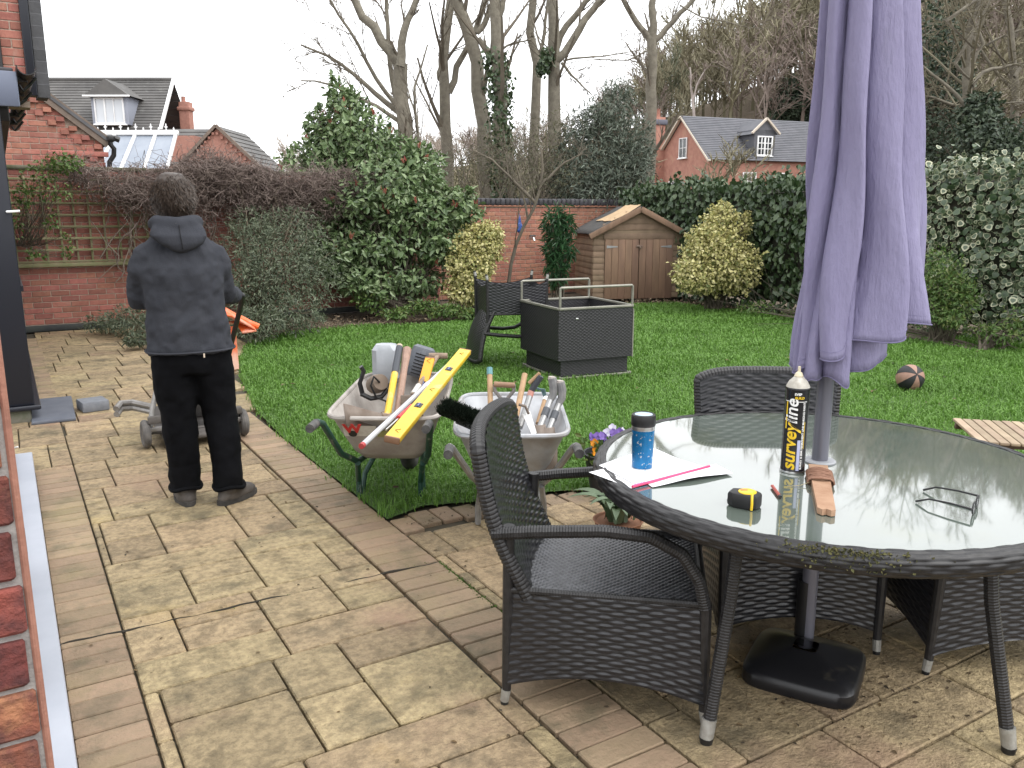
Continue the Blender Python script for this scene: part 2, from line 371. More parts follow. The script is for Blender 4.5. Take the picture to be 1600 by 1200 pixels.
m1 = B+up*(ln*.6)[:, None]+A*(ln*lean*.3)[:, None]; tp = B+up*(ln*(1-.35*lean))[:, None]+A*(ln*lean*.95)[:, None]
V = np.stack([B-S*wd[:, None], B+S*wd[:, None], m1+S*wd[:, None]*.8, m1-S*wd[:, None]*.8, tp], 1).reshape(-1, 3)
o = np.arange(n)[:, None]*5
GRASS = mat('grass', (.05, .13, .02), island=[(.085, .185, .025), (.12, .25, .036), (.15, .295, .048), (.18, .325, .072), (.10, .215, .032)], rough=.55, transl=.3,
            c2=(.075, .16, .023), scale=1.3, ramp=(.45, .85))
Fq = o+np.array([[0, 1, 2, 3]]); Ft = o+np.array([[3, 2, 4, 4]])
me_o = mesh_np('grass', V, np.concatenate([Fq, o+np.array([[3, 2, 4, 3]])]) if False else Fq, GRASS, None, kind='stuff', label='short green grass blades covering the lawn', cat='grass')
mesh_np('grass_tips', V, (o+np.array([[3, 2, 4]])), GRASS, me_o, kind='stuff')
# ---------------------------------------------------------------- brickwork
BR_MESH = {}
def brick_mesh(m, l=.215, h=.065, d=.05):
    k = (m.name, l, h, d)
    if k not in BR_MESH: BR_MESH[k] = MB().box((0, 0, 0), (l, d, h), bev=.004).mesh('brick', m, 0)
    return BR_MESH[k]
def brickwork(parent, x0, x1, z0, z1, m, single=lambda x, z: True, clip=None, name='brick', y=0, thick=.05):
    """stretcher bond in the parent's local XZ plane, face towards -Y; bricks that show are single objects, the rest one joined part"""
    rest = MB(); row = 0; z = z0+.0375
    while z < z1-.02:
        off = 0 if row % 2 else .1125; x = x0-off
        while x < x1:
            a, b = max(x+.005, x0), min(x+.22, x1)
            if b-a > .04 and (clip is None or clip((a+b)/2, z, a, b)):
                dy = rnd.uniform(-.003, .002)
                if single((a+b)/2, z):
                    l = round(b-a, 3)
                    inst(name, brick_mesh(m, l if abs(l-.215) > .004 else .215, d=thick), parent, ((a+b)/2, y+dy, z), (rnd.uniform(-.01, .01), rnd.uniform(-.008, .008), 0))
                else: rest.box(((a+b)/2, y+dy, z), (b-a, thick, .065), bev=.004)
            x += .225
        z += .075; row += 1
    if rest.v: rest.build('brickwork', m, parent, 0, kind='stuff')

# garden wall behind the trellis (runs along +X at y = 12.8)
gw = thing('garden_wall', 'tall red brick garden wall with trellis, at the end of the patio path', 'wall', (-.4, 12.8, 0))
MB().box((3.35, .095, 1.06), (6.7, .226, 2.12)).build('mortar', MORTAR, gw, 0)
brickwork(gw, 0, 6.7, .09, 2.12, BRICK, single=lambda x, z: .35 < x < 2.6 and z < 1.95)
MB().box((3.35, .0, .04), (6.7, .09, .085), bev=.01).build('plinth', mat('plinth_slate', (.03, .033, .036), (.05, .055, .05), rough=.8, scale=6), gw)
COPE = mat('mossy_coping', (.09, .095, .05), (.16, .15, .11), rough=.9, scale=6, bump=.5, bscale=30)
for i in range(15): MB().box((.225+.45*i, .1, 2.145), (.44, .30, .05), bev=.012).build('coping_stone', COPE, gw, loc=None)
# lower wall behind the shed
gw2 = thing('garden_wall', 'lower red brick wall with dark tile coping behind the shed', 'wall', (6.0, 13.7, 0))
MB().box((3.2, .095, .84), (6.4, .226, 1.68)).build('mortar', MORTAR, gw2, 0)
brickwork(gw2, 0, 6.4, .0, 1.66, BRICK2, single=lambda x, z: 1.3 < x < 3.7 and z > .1)
TILE_D = mat('dark_tile', (.035, .035, .042), (.06, .055, .06), rough=.6, scale=8, objrand=.25)
ct = MB().box((0, 0, 0), (.10, .34, .13), bev=.02).mesh('coping_tile', TILE_D)
for i in range(60): inst('coping_tile', ct, gw2, (.05+.106*i, .1, 1.76), (rnd.uniform(-.02, .02), 0, 0))
MB().box((3.2, .08, 1.685), (6.4, .27, .03), bev=.006).build('creasing_course', BRICK2, gw2)

# trellis of green-stained battens on the wall
TRL = mat('mossy_batten', (.19, .20, .09), (.26, .23, .14), rough=.9, scale=9, bump=.4, bscale=50, objrand=.15, bdist=.004)
tr = thing('trellis', 'weathered green square trellis fixed to the tall brick wall', 'trellis', (.0, 12.70, 0))
for i in range(8):
    MB().box((0, 0, 0), (2.6, .02, .028), bev=.003).build('horizontal_batten', TRL, tr, loc=(1.05, -.012, .93+.152*i), rot=(0, rnd.uniform(-.004, .004), 0))
for i in range(15):
    MB().box((0, 0, 0), (.026, .02, 1.14), bev=.003).build('vertical_batten', TRL, tr, loc=(-.2+.178*i, .012, 1.46), rot=(0, rnd.uniform(-.01, .01), 0))
MB().box((0, 0, 0), (2.6, .045, .05), bev=.004).build('bottom_rail', TRL, tr, loc=(1.05, -.005, .885))

# ---------------------------------------------------------------- near house: pier, door, sill, bay corner, eaves
pier = thing('brick_pier', 'dark red brick pier cut by the left edge, beside the white door sill', 'wall', (-.012, 1.2, 0))
NB = mat('pier_brick', (.22, .06, .04), (.085, .03, .027), rough=.85, scale=24, bump=1, bscale=38, objrand=.3, bdist=.012, stain=((.35, .15, .08), 11, .55, .75))
MB().box((-.36, .112, 1.4), (.70, .215, 2.8)).build('mortar', mat('grey_mortar', (.24, .22, .21), (.33, .31, .29), rough=.95, scale=40, bump=.8, bscale=90, bdist=.004), pier, 0)
brickwork(pier, -.687, -.012, -.02, 2.8, NB, thick=.03, y=.012)
MB().box((-.006, .02, 1.4), (.009, .04, 2.8), bev=.003).build('sealant_strip', mat('salmon_sealant', (.36, .17, .12), (.26, .12, .085), rough=.85, scale=22, bump=.9, bscale=60, bdist=.003), pier)
door = thing('patio_door', 'dark framed patio door with pale grey aluminium sill', 'door', (0, 0, 0))
MB().box((-.032, 3.68, .03), (.122, 4.75, .05), bev=.004).build('sill', mat('sill_aluminium', (.34, .36, .41), (.39, .41, .46), rough=.45, scale=3), door)
MB().box((-.145, 3.6, .05), (.11, 4.8, .10), bev=.004).build('threshold', ANTH, door)
lf = MB(); lf.box((-.115, 3.93, 1.1), (.055, .07, 2.08), bev=.004); lf.box((-.115, 2.9, 1.1), (.055, .07, 2.08), bev=.004)
lf.box((-.115, 3.415, 2.1), (.055, .96, .08), bev=.004); lf.box((-.115, 3.415, .12), (.055, .96, .10), bev=.004); lf.build('leaf_frame', ANTH, door)
MB().box((-.115, 3.415, 1.1), (.02, .97, 1.9)).build('glass', mat('door_glass', (.9, .95, .95), rough=.02, trans=1, ior=1.45), door, 0)
MB().box((-.115, 3.6, 2.2), (.07, 4.8, .08), bev=.004).build('head_frame', ANTH, door)
h = MB(); h.tube([(-.09, 3.93, 1.33), (-.05, 3.93, 1.33), (-.035, 3.95, 1.33), (-.035, 4.06, 1.328)], .010, 8); h.box((-.086, 3.93, 1.30), (.008, .03, .16), bev=.003); h.build('handle', STEEL, door)
MB().box((-.083, 3.94, .93), (.02, .045, .22), bev=.004).build('latch', BLACK, door)
MB().box((-.06, 3.94, .20), (.035, .03, .12), bev=.004).build('bottom_bolt', BLACK, door)
MB().tube([(-.08, 3.93, .62), (-.06, 3.96, .60), (-.045, 3.98, .605), (-.03, 3.97, .61)], .003, 5).build('cable_tie', WHITE, door)
MB().box((-.30, 3.6, 2.55), (.4, 5.0, .6), bev=.01).build('lintel', ANTH, door)

bay = thing('clad_corner', 'dark grey clad corner post of the house standing on a mossy block', 'post', (0, 0, 0))
MB().box((-.34, 9.9, 1.30), (.86, 5.4, 2.33), bev=.006).build('cladding', ANTH, bay)
MB().box((-.33, 9.9, .115), (.92, 5.46, .035), bev=.008).build('ledge', ANTH, bay)
MB().box((-.36, 9.9, .045), (.84, 5.38, .11), bev=.01).build('plinth', mat('mossy_block', (.17, .16, .13), (.10, .11, .07), rough=.9, scale=12, bump=.6, bscale=40, bdist=.006), bay)
MB().box((.10, 10.0, 1.0), (.02, 5.1, .04)).build('trim', ANTH, bay, 0)
h = MB(); h.tube([(.06, 7.18, 1.58), (.06, 7.13, 1.58), (.075, 7.125, 1.58), (.14, 7.12, 1.585)], .009, 8); h.build('handle', WHITE, bay)

wing = thing('house_wing', 'upper brick wall with slate roof, fascia and black gutter at top left', 'building', (0, 0, 0))
FASC = mat('fascia_blue_grey', (.13, .15, .21), rough=.5)
MB().box((-.35, 7.21, 2.44), (1.14, .04, .24), bev=.006).build('fascia', FASC, wing)
MB().box((-.35, 9.7, 2.57), (1.1, 5.0, .03), bev=.006).build('canopy_roof', TILE_D, wing)
MB().box((-.35, 9.8, 2.38), (1.0, 4.9, .3), bev=.006).build('soffit', BLACK, wing)
g = MB(); prof = [(math.cos(a)*.065, math.sin(a)*.065) for a in np.linspace(math.pi, 2*math.pi, 9)]; prof += [(x*.9, z*.9) for x, z in prof[::-1]]
M = Matrix(((1, 0, 0, .285), (0, 0, 1, 0), (0, 1, 0, 2.60), (0, 0, 0, 1)))
g.prism(prof, 7.16, 12.1, M=M); g.build('gutter', BLACK, wing, 30)
for i in range(5):
    b = MB(); b.box((.245, 7.45+.9*i, 2.54), (.10, .03, .04), bev=.004); b.tube([(.235, 7.45+.9*i, 2.5), (.26, 7.45+.9*i, 2.46), (.30, 7.45+.9*i, 2.50), (.35, 7.45+.9*i, 2.56)], .012, 6); b.build('gutter_bracket', BLACK, wing)
up_ = thing('upper_wall', 'red brick upper storey with a thin dark downpipe above the gutter', 'building', (-1.2, 9.0, 0))
MB().box((.78, .10, 3.6), (1.55, .236, 2.2)).build('mortar', MORTAR, up_, 0)
brickwork(up_, 0, 1.55, 2.55, 4.6, BRICK, single=lambda x, z: x > .9 and z < 4.0)
MB().tube([(1.36, -.05, 2.5), (1.36, -.05, 4.7)], .02, 8).build('downpipe', BLACK, up_)
MB().box((1.585, .0, 3.65), (.07, .16, 2.1), bev=.006).build('barge_board', ANTH, up_)
SLATE = mat('slate', (.055, .055, .06), (.085, .085, .09), rough=.6, scale=5, objrand=.2, bump=.2, bscale=30)
smesh = MB().box((0, 0, 0), (.10, .02, .115), bev=.003).mesh('slate', SLATE, 0)
MB().box((1.66, .10, 3.65), (.09, .22, 2.12)).build('roof_core', SLATE, up_, 0)
for i in range(21): inst('slate', smesh, up_, (1.675, -.02, 2.65+.1*i), (R(6), 0, 0))

# ---------------------------------------------------------------- neighbours behind the wall
def verge_wall(parent, x0, x1, z0, pk, slope, m, single, **kw):
    brickwork(parent, x0, x1, z0, pk[1], m, single=single, clip=lambda x, z, a, b: z+.04 < pk[1]-slope*max(abs(a-pk[0]), abs(b-pk[0])), **kw)
gar = thing('garage', 'red brick garage gable with stepped brick verge above the trellis', 'building', (0, 13.4, 0))
pkx, pkz, sl = -.75, 4.28, .80
MB().prism([(-2.9, 0), (1.37, 0), (1.37, pkz-sl*(1.37-pkx)-.03), (pkx, pkz-.03), (-2.9, pkz-sl*2.15-.03)], .018, -3.9, M=Matrix(((1, 0, 0, 0), (0, 0, -1, 0), (0, 1, 0, 0), (0, 0, 0, 1)))).build('mortar', MORTAR, gar, 0)
verge_wall(gar, -.2, 1.38, 2.04, (pkx, pkz), sl, BRICK, single=lambda x, z: True)
dm = brick_mesh(BRICK, .10, .065, .07)
for row, (off, n_) in enumerate(((.17, 13), (.30, 11))):
    for i in range(n_):
        x = 1.30-.145*i-row*.10; z = pkz-sl*(x-pkx)-off
        if z < pkz: inst('dentil_brick', dm, gar, (x, -.035+.015*row, z), (0, 0, 0))
MB().bar((1.45, -.06, pkz-sl*(1.45-pkx)), (pkx, -.06, pkz), .14, .05, up=(0, 1, 0)).build('verge_tile', mat('verge', (.20, .15, .12), (.14, .11, .09), rough=.85, scale=9), gar)
MB().bar((1.47, 1.9, pkz-sl*(1.47-pkx)+.03), (pkx, 1.9, pkz+.03), 4.0, .04, up=(-.6, 0, .8)).build('roof', SLATE, gar, 0)
for i in range(4): inst('corbel_brick', dm, gar, (.72+.17*i, -.04, 2.30), (0, 0, 0))
MB().box((1.05, -.03, 2.37), (.75, .08, .065), bev=.004).build('corbel_course', BRICK, gar)
g = MB(); g.tube([(1.46, -.10, 2.58), (1.46, -.10, 2.50), (1.50, -.09, 2.45), (1.49, -.08, 2.36), (1.43, -.07, 2.27), (1.41, -.07, 2.1), (1.41, -.07, 1.7)], .034, 10); g.box((1.47, -.10, 2.585), (.10, .12, .09), bev=.02)
g.tube([(1.50, -.1, 2.60), (1.58, -.1, 2.57)], .04, 8); g.build('downpipe', BLACK, gar)

def frame_M(o, ux, uz=(0, 0, 1)):
    """local x along ux (2D), z up, y into the wall (away from the viewer)"""
    ux = Vector((ux[0], ux[1], 0)).normalized(); y = Vector((-ux.y, ux.x, 0))
    return ux, y, math.atan2(ux.y, ux.x)
GLASS_D = mat('window_glass', (.03, .035, .04), rough=.05, spec=.8)
GLASS_L = mat('window_glass_bright', (.55, .58, .62), rough=.08, spec=.8)
def window(parent, x, z, w_, h_, cols, rows, y=-.04, glass=GLASS_D, bar=.05):
    f = MB()
    for sx in (-1, 1): f.box((sx*(w_/2-bar/2), 0, 0), (bar, .08, h_), bev=.005)
    for sz in (-1, 1): f.box((0, 0, sz*(h_/2-bar/2)), (w_-2*bar, .08, bar), bev=.005)
    f.box((0, -.03, -h_/2-.03), (w_+.14, .14, .06), bev=.008)
    fo = f.build('window', WHITE, parent, loc=(x, y, z))
    cw, ch = (w_-2*bar)/cols, (h_-2*bar)/rows; pm = MB().box((0, 0, 0), (cw*.97, .01, ch*.97)).mesh('pane', glass, 0)
    for i in range(cols):
        for j in range(rows): inst('pane', pm, fo, (-w_/2+bar+cw*(i+.5), .02, -h_/2+bar+ch*(j+.5)))
    for i in range(1, cols): MB().box((0, 0, 0), (bar*(1.4 if i == cols//2 and cols > 2 else .7), .05, h_-2*bar), bev=.003).build('glazing_bar', WHITE, fo, loc=(-w_/2+bar+cw*i, 0, 0))
    for j in range(1, rows): MB().box((0, 0, 0), (w_-2*bar, .045, bar*.6), bev=.003).build('glazing_bar', WHITE, fo, loc=(0, 0, -h_/2+bar+ch*j))
    return fo
def tiled(name, a, b, slope_vec, rows, m, parent, th=.03):
    """a roof plane laid in lapped courses from eave (a-b) up along slope_vec"""
    a, b, s = Vector(a), Vector(b), Vector(slope_vec); nrm = (b-a).cross(s).normalized(); mb = MB()
    if nrm.z < 0: nrm = -nrm
    for i in range(rows):
        p, q = s*(i/rows), s*((i+1.15)/rows) if i < rows-1 else s
        lo, hi = nrm*(th*1.0), nrm*0.0
        V = [a+p+lo, b+p+lo, b+q+hi, a+q+hi, a+p-nrm*.02, b+p-nrm*.02]
        mb.add(V, [(0, 1, 2, 3), (4, 5, 1, 0)])
    return mb.build(name, m, parent, 0)

# house with the dark tiled roof and white dormer
ROOF1 = mat('grey_roof_tile', (.085, .082, .08), (.13, .125, .12), rough=.8, scale=.9, detail=8, stain=((.20, .20, .19), 2.5, .6, .8))
p0_, p1_ = at(55, 122, 38), at(261, 130, 38); ux, uy, rz = frame_M(p0_, (p1_-p0_)[:2]); Lh = float(np.linalg.norm((p1_-p0_)[:2]))
nh = thing('neighbour_house', 'house with grey tiled roof and white dormer window beyond the garage', 'house', (p0_[0], p0_[1], 0), rz)
MB().box((Lh/2, 2.2, 2.2), (Lh, 5.5, 4.4)).build('wall', BRICK, nh, 0)
tiled('roof', (-.2, -1.9, 4.5), (Lh+.15, -1.9, 4.5), (0, 2.2, 2.72), 22, ROOF1, nh)
tiled('roof', (-.2, 2.5, 4.5), (Lh+.15, 2.5, 4.5), (0, -2.2, 2.72), 10, ROOF1, nh)
MB().bar((Lh+.17, -1.95, 4.45), (Lh+.17, .3, 7.23), .05, .22).build('barge_board', WHITE, nh)
MB().tube([(-.2, .3, 7.24), (Lh+.15, .3, 7.24)], .09, 8).build('ridge', ROOF1, nh)
FARB = mat('far_brick', (.40, .20, .155), (.32, .155, .12), rough=.9, scale=8, bump=.3, bscale=20)
ch = MB().box((Lh+.28, 1.2, 5.3), (.46, .5, 2.2), bev=.02).build('chimney', FARB, nh); MB().box((Lh+.28, 1.2, 6.1), (.6, .62, .16), bev=.03).build('chimney_cap', FARB, ch); MB().lathe([(.11, 6.2), (.09, 6.62), (.11, 6.64)], 10, (Lh+.2, 1.2, 0)).build('chimney_pot', FARB, ch)
dx = float(np.dot(at(167, 180, 36)[:2]-p0_[:2], np.array(ux[:2])))
do = MB().box((dx, -.9, 5.72), (1.5, 1.6, 1.15), bev=.01).build('dormer', mat('lead_grey', (.30, .32, .38), rough=.6), nh)
window(do, dx, 5.70, 1.22, 1.05, 3, 1, y=-1.73, glass=GLASS_L)
dr = MB(); dr.add([(dx-.95, -1.9, 6.28), (dx+.95, -1.9, 6.28), (dx, -1.9, 6.95), (dx-.95, -.3, 6.28), (dx+.95, -.3, 6.28), (dx, .2, 6.95)], [(0, 1, 2), (0, 2, 5, 3), (1, 4, 5, 2)]); dr.build('dormer_roof', ROOF1, do, 0)
MB().box((dx, -1.93, 6.27), (1.95, .06, .07), bev=.01).build('dormer_fascia', WHITE, do)

# conservatory roof with cresting
c0, c1 = at(148, 207, 20), at(275, 211, 20); ux, uy, rz = frame_M(c0, (c1-c0)[:2]); Lc = float(np.linalg.norm((c1-c0)[:2]))
cons = thing('conservatory', 'white conservatory roof with finial cresting beyond the garden wall', 'conservatory', (c0[0], c0[1], 0), rz)
zc = float((c0[2]+c1[2])/2)-.03
POLY = mat('polycarbonate', (.22, .25, .30), (.27, .30, .35), rough=.25, scale=2)
e0, ez = 2.0, zc-1.55
for i in range(4):
    xa, xb = Lc*i/4-.02, Lc*(i+1)/4; sp = .30
    MB().add([(xa+sp*i/4+.02, -e0, ez), (xb+sp*(i+1)/4-.02, -e0, ez), (xb-.02, 0, zc), (xa+.02, 0, zc)], [(0, 1, 2, 3)]).build('roof_panel', POLY, cons, 0)
for i in range(5): MB().bar((Lc*i/4+.30*i/4, -e0, ez+.02), (Lc*i/4, 0, zc+.02), .07, .06, bev=.008).build('glazing_bar', WHITE, cons)
MB().bar((-.3, 0, zc+.05), (Lc+.06, 0, zc+.05), .12, .11, bev=.02).build('ridge_beam', WHITE, cons)
fin = MB(); fin.lathe([(.012, 0), (.012, .05), (.03, .07), (.012, .09), (.02, .12), (.004, .16)], 6); fin.bar((-.04, 0, .085), (.04, 0, .085), .014); fm = fin.mesh('finial', WHITE)
fin2 = MB().lathe([(.01, 0), (.02, .04), (.004, .08)], 6).mesh('finial', WHITE)
for i in range(11): inst('finial', fm if i % 2 else fin2, cons, (.08+i*.175, 0, zc+.10))
MB().box((Lc/2, .9, zc/2-.6), (Lc+.3, 1.6, zc-1.2)).build('wall', WHITE, cons, 0)
MB().box((Lc/2+.1, -e0+.1, ez/2), (Lc+.4, .08, ez)).build('front_frame', WHITE, cons, 0)

# small brick gable right of the conservatory
g0, g1, gp = at(287, 262, 30), at(404, 262, 30), at(336, 197, 30); ux, uy, rz = frame_M(g0, (g1-g0)[:2]); Lg = float(np.linalg.norm((g1-g0)[:2]))
gb = thing('brick_outbuilding', 'small red brick gable with dentil verge right of the conservatory', 'building', (g0[0], g0[1], 0), rz)
px_ = float(np.dot((gp-g0)[:2], np.array(ux[:2]))); MV = Matrix(((1, 0, 0, 0), (0, 0, -1, 0), (0, 1, 0, 0), (0, 0, 0, 1)))
MB().prism([(-.4, 0), (Lg+.4, 0), (Lg+.25, 2.85), (px_+.05, 4.40), (-.25, 2.85)], 0, -3, M=MV).build('wall', FARB, gb, 0)
for s_, xe in ((1, Lg+.4), (-1, -.5)):
    MB().bar((xe, -.08, 2.80), (px_+.05, -.08, 4.50), .10, .10, up=(0, 1, 0)).build('verge', mat('verge', (0, 0, 0)), gb)
    for i in range(12):
        t_ = (i+.5)/12; MB().box((xe+(px_-xe)*t_, -.05, 2.80+1.7*t_-.20), (.08, .06, .08)).build('dentil_brick', FARB, gb, 0)
tiled('roof', (-.5, -.1, 2.78), (-.5, 3.2, 2.78), (px_+.55, 0, 1.72), 10, ROOF1, gb); tiled('roof', (Lg+.4, -.1, 2.78), (Lg+.4, 3.2, 2.78), (px_-Lg-.35, 0, 1.72), 10, ROOF1, gb)
q0, q1 = at(262, 203, 33), at(318, 203, 33)
MB().box((-.9, 1.6, 2.2), (2.4, 2.4, 4.0)).build('side_block', FARB, gb, 0)
tiled('side_roof', (-2.1, .3, 3.2), (.8, .3, 3.2), (0, 1.5, 1.35), 10, ROOF1, gb)

# far house on the slope
r0, r1 = at(1068, 182, 60), at(1283, 192, 64.4); ux, uy, rz = frame_M(r0, (r1-r0)[:2])
fh = thing('far_house', 'red brick house with slate roof and white windows below the wooded hill', 'house', (r0[0], r0[1], 0), rz)
zr, ze, hw, Lf = float(r0[2]), 5.1, 3.3, 13.0
FBR = mat('house_brick', (.40, .20, .15), (.31, .145, .11), rough=.9, scale=3, detail=8, stain=((.40, .25, .17), 1.2, .55, .8))
FSL = mat('blue_slate', (.085, .088, .10), (.12, .12, .135), rough=.65, scale=1.5, detail=8)
MYZ = Matrix(((0, 0, 1, 0), (1, 0, 0, 0), (0, 1, 0, 0), (0, 0, 0, 1)))
MB().prism([(-hw, 0), (hw, 0), (hw, ze), (0, zr-.1), (-hw, ze)], 0, Lf, M=MYZ).build('wall', FBR, fh, 0)
tiled('roof', (-.25, -hw-.25, ze-.15), (Lf, -hw-.25, ze-.15), (0, hw+.25, zr-ze+.2), 24, FSL, fh)
tiled('roof', (-.25, hw+.25, ze-.15), (Lf, hw+.25, ze-.15), (0, -hw-.25, zr-ze+.2), 12, FSL, fh)
for s_ in (-1, 1): MB().bar((-.2, s_*(hw+.3), ze-.25), (-.2, 0, zr-.02), .10, .22, up=(1, 0, 0)).build('barge_board', mat('cream_board', (.55, .48, .40), rough=.6), fh)
fc = MB().box((-.35, hw-.5, 4.6), (.75, .95, 7.2), bev=.02).build('chimney', FBR, fh); MB().box((-.35, hw-.5, 7.85), (1.0, 1.2, .35), bev=.05).build('chimney_cap', mat('cap_blue_brick', (.12, .12, .15), rough=.8), fc); MB().lathe([(.2, 8.0), (.16, 8.75), (.19, 8.8)], 10, (-.35, hw-.5, 0)).build('chimney_pot', FBR, fc)
gf = MB(); gable = thing; 
gx_ = bpy.data.objects.new('gable_front', MB().box((0, 0, 0), (.02, .02, .02)).mesh('gable_front', FBR, 0)); gx_.location = (-.02, 0, 3); gx_.rotation_euler = (0, 0, R(-90)); link(gx_, fh)
window(gx_, .2, 2.9, .95, 1.35, 2, 2, y=-.06); window(gx_, -.9, .15, 1.1, 1.1, 3, 2, y=-.06); window(gx_, 2.5, -.1, .6, 1.0, 2, 2, y=-.06)
dmx = float(np.dot((at(1164, 228, 60)-r0)[:2], np.array(ux[:2])))+.4
do = MB().box((dmx, -2.1, 6.0), (1.7, 2.2, 2.0)).build('dormer', FSL, fh, 0)
window(do, dmx, 5.95, 1.25, 1.3, 4, 3, y=-3.24, bar=.09)
dr = MB(); dr.bar((dmx-1.15, -3.3, 6.75), (dmx, -3.3, 7.75), .12, .16, up=(0, 1, 0)); dr.bar((dmx+1.15, -3.3, 6.75), (dmx, -3.3, 7.75), .12, .16, up=(0, 1, 0)); dr.build('dormer_barge', mat('cream_board', (0, 0, 0)), do)
dr = MB(); dr.add([(dmx-1.1, -3.2, 6.7), (dmx+1.1, -3.2, 6.7), (dmx, -3.2, 7.7), (dmx-1.1, -.6, 6.7), (dmx+1.1, -.6, 6.7), (dmx, -.2, 7.7)], [(0, 1, 2), (0, 2, 5, 3), (1, 4, 5, 2)]); dr.build('dormer_roof', FSL, do, 0)
fo_ = bpy.data.objects.new('front_bay', MB().box((0, 0, 0), (.02, .02, .02)).mesh('front_bay', FBR, 0)); fo_.location = (0, -hw, 0); link(fo_, fh)
for xx in (dmx-1.2, dmx+1.5, dmx+4.2): window(fo_, xx, 3.6, 1.1, 1.2, 3, 2, y=-.05, bar=.08)
# loose block and slate at the door
MB().box((0, 0, .04), (.20, .21, .08), bev=.006).build('concrete_block', mat('blue_grey_block', (.14, .15, .17), (.18, .19, .21), rough=.8, scale=20, bump=.3, bscale=80, bdist=.003), None, loc=(.50, 7.42, .003), rot=(0, 0, .15), label='loose square blue-grey concrete block lying alone on the path', cat='block')
MB().box((0, 0, .012), (.30, .9, .022), bev=.004).build('slate_slab', mat('blue_slate_slab', (.085, .095, .12), (.11, .12, .145), rough=.55, scale=6), None, loc=(.215, 7.52, .002), rot=(0, 0, -.03), label='flat dark slate slab on the path beside the clad corner', cat='slab')
# ---------------------------------------------------------------- vegetation helpers
def resample(P, k):
    P = np.asarray(P, float); s = np.r_[0, np.cumsum(np.linalg.norm(np.diff(P, axis=0), axis=1))]; t = np.linspace(0, s[-1], k)
    # smooth through the given points
    return np.stack([np.interp(t, s, P[:, i]) for i in range(3)], -1)
def spawn(P, Rr, nch, ratio, ang, upb, rr=.5, tmin=.25, k=6, wob=.10, lmin=.05):
    """children of all limbs at once: P (n,k,3)"""
    n, kk, _ = P.shape; Ln = np.linalg.norm(np.diff(P, axis=1), axis=2).sum(1)
    i = np.repeat(np.arange(n), nch); m = len(i); t = tmin+(1-tmin)*rng.random(m)
    f = t*(kk-1); a = np.minimum(f.astype(int), kk-2); w_ = (f-a)[:, None]
    p = P[i, a]*(1-w_)+P[i, a+1]*w_; tg = unit(P[i, a+1]-P[i, a]); r = (Rr[i, a]*(1-w_[:, 0])+Rr[i, a+1]*w_[:, 0])*rr*rng.uniform(.6, 1.1, m)
    q = rdir(m); q = unit(q-tg*np.sum(q*tg, 1, keepdims=True)); an = ang*rng.uniform(.6, 1.3, m)[:, None]
    d = unit(tg*np.cos(an)+q*np.sin(an)+np.array([0, 0, upb])); L = np.maximum(Ln[i]*ratio*(1.15-.6*t)*rng.uniform(.6, 1.25, m), lmin)
    s = np.linspace(0, 1, k)[None, :, None]
    bend = rdir(m)*wob+np.array([0, 0, upb*.5])
    pts = p[:, None]+(d[:, None]*s+bend[:, None]*s*s)*L[:, None, None]+np.cumsum(rng.normal(0, wob*.10, (m, k, 3)), 1)*L[:, None, None]*np.minimum(s*3, 1)
    rad = r[:, None]*np.linspace(1, .35, k)[None]
    return pts, rad
def ribbon(P, Rr):
    """flat twigs for far trees: two crossed faces are not needed at that distance"""
    n, k, _ = P.shape; t = unit(P[:, -1]-P[:, 0]+1e-6); u = unit(np.cross(t, rdir(n)))
    V = np.stack([P-u[:, None]*Rr[..., None], P+u[:, None]*Rr[..., None]], 2).reshape(-1, 3)
    b = (np.arange(n)*k*2)[:, None]+(np.arange(k-1)*2)[None]
    return V, np.stack([b, b+1, b+3, b+2], -1).reshape(-1, 4)
def limb_arr(limbs, k=9):
    P = np.stack([resample(l[0], k) for l in limbs]); Rr = np.stack([np.linspace(l[1], l[2], k) for l in limbs])
    P[:, 1:-1] += rng.normal(0, 1, (len(limbs), k-2, 3))*Rr[:, 1:-1, None]*.25
    return P, Rr
def bare_tree(label, base, limbs, levels, bark=BARK, twig=TWIG, name='bare_tree', group='bare trees beyond the garden wall', twig_r=None):
    """tree > trunk, branches ; levels: list of (children, ratio, angle, up)"""
    o = thing(name, label, 'tree', tuple(base), 0, group); b = np.array(base)
    P, Rr = limb_arr(limbs); V, F = np_tubes(P-b, Rr, 9); mesh_np('trunk', V, F, bark, o, smooth=True)
    S = Soup()
    for li, (nc, ra, an, upb) in enumerate(levels):
        P, Rr = spawn(P, Rr, nc, ra, an, upb, rr=.55 if li else .42, tmin=.2 if li else .3)
        if twig_r: Rr = np.maximum(Rr, twig_r*np.linspace(1, .6, Rr.shape[1])[None])
        V, F = np_tubes(P-b, Rr, 5 if li == 0 else 3); S.add(V, F)
    S.build('branches', twig, o, kind='stuff'); return o
def AT(l, d): return [at(x, y, d) for x, y in l]

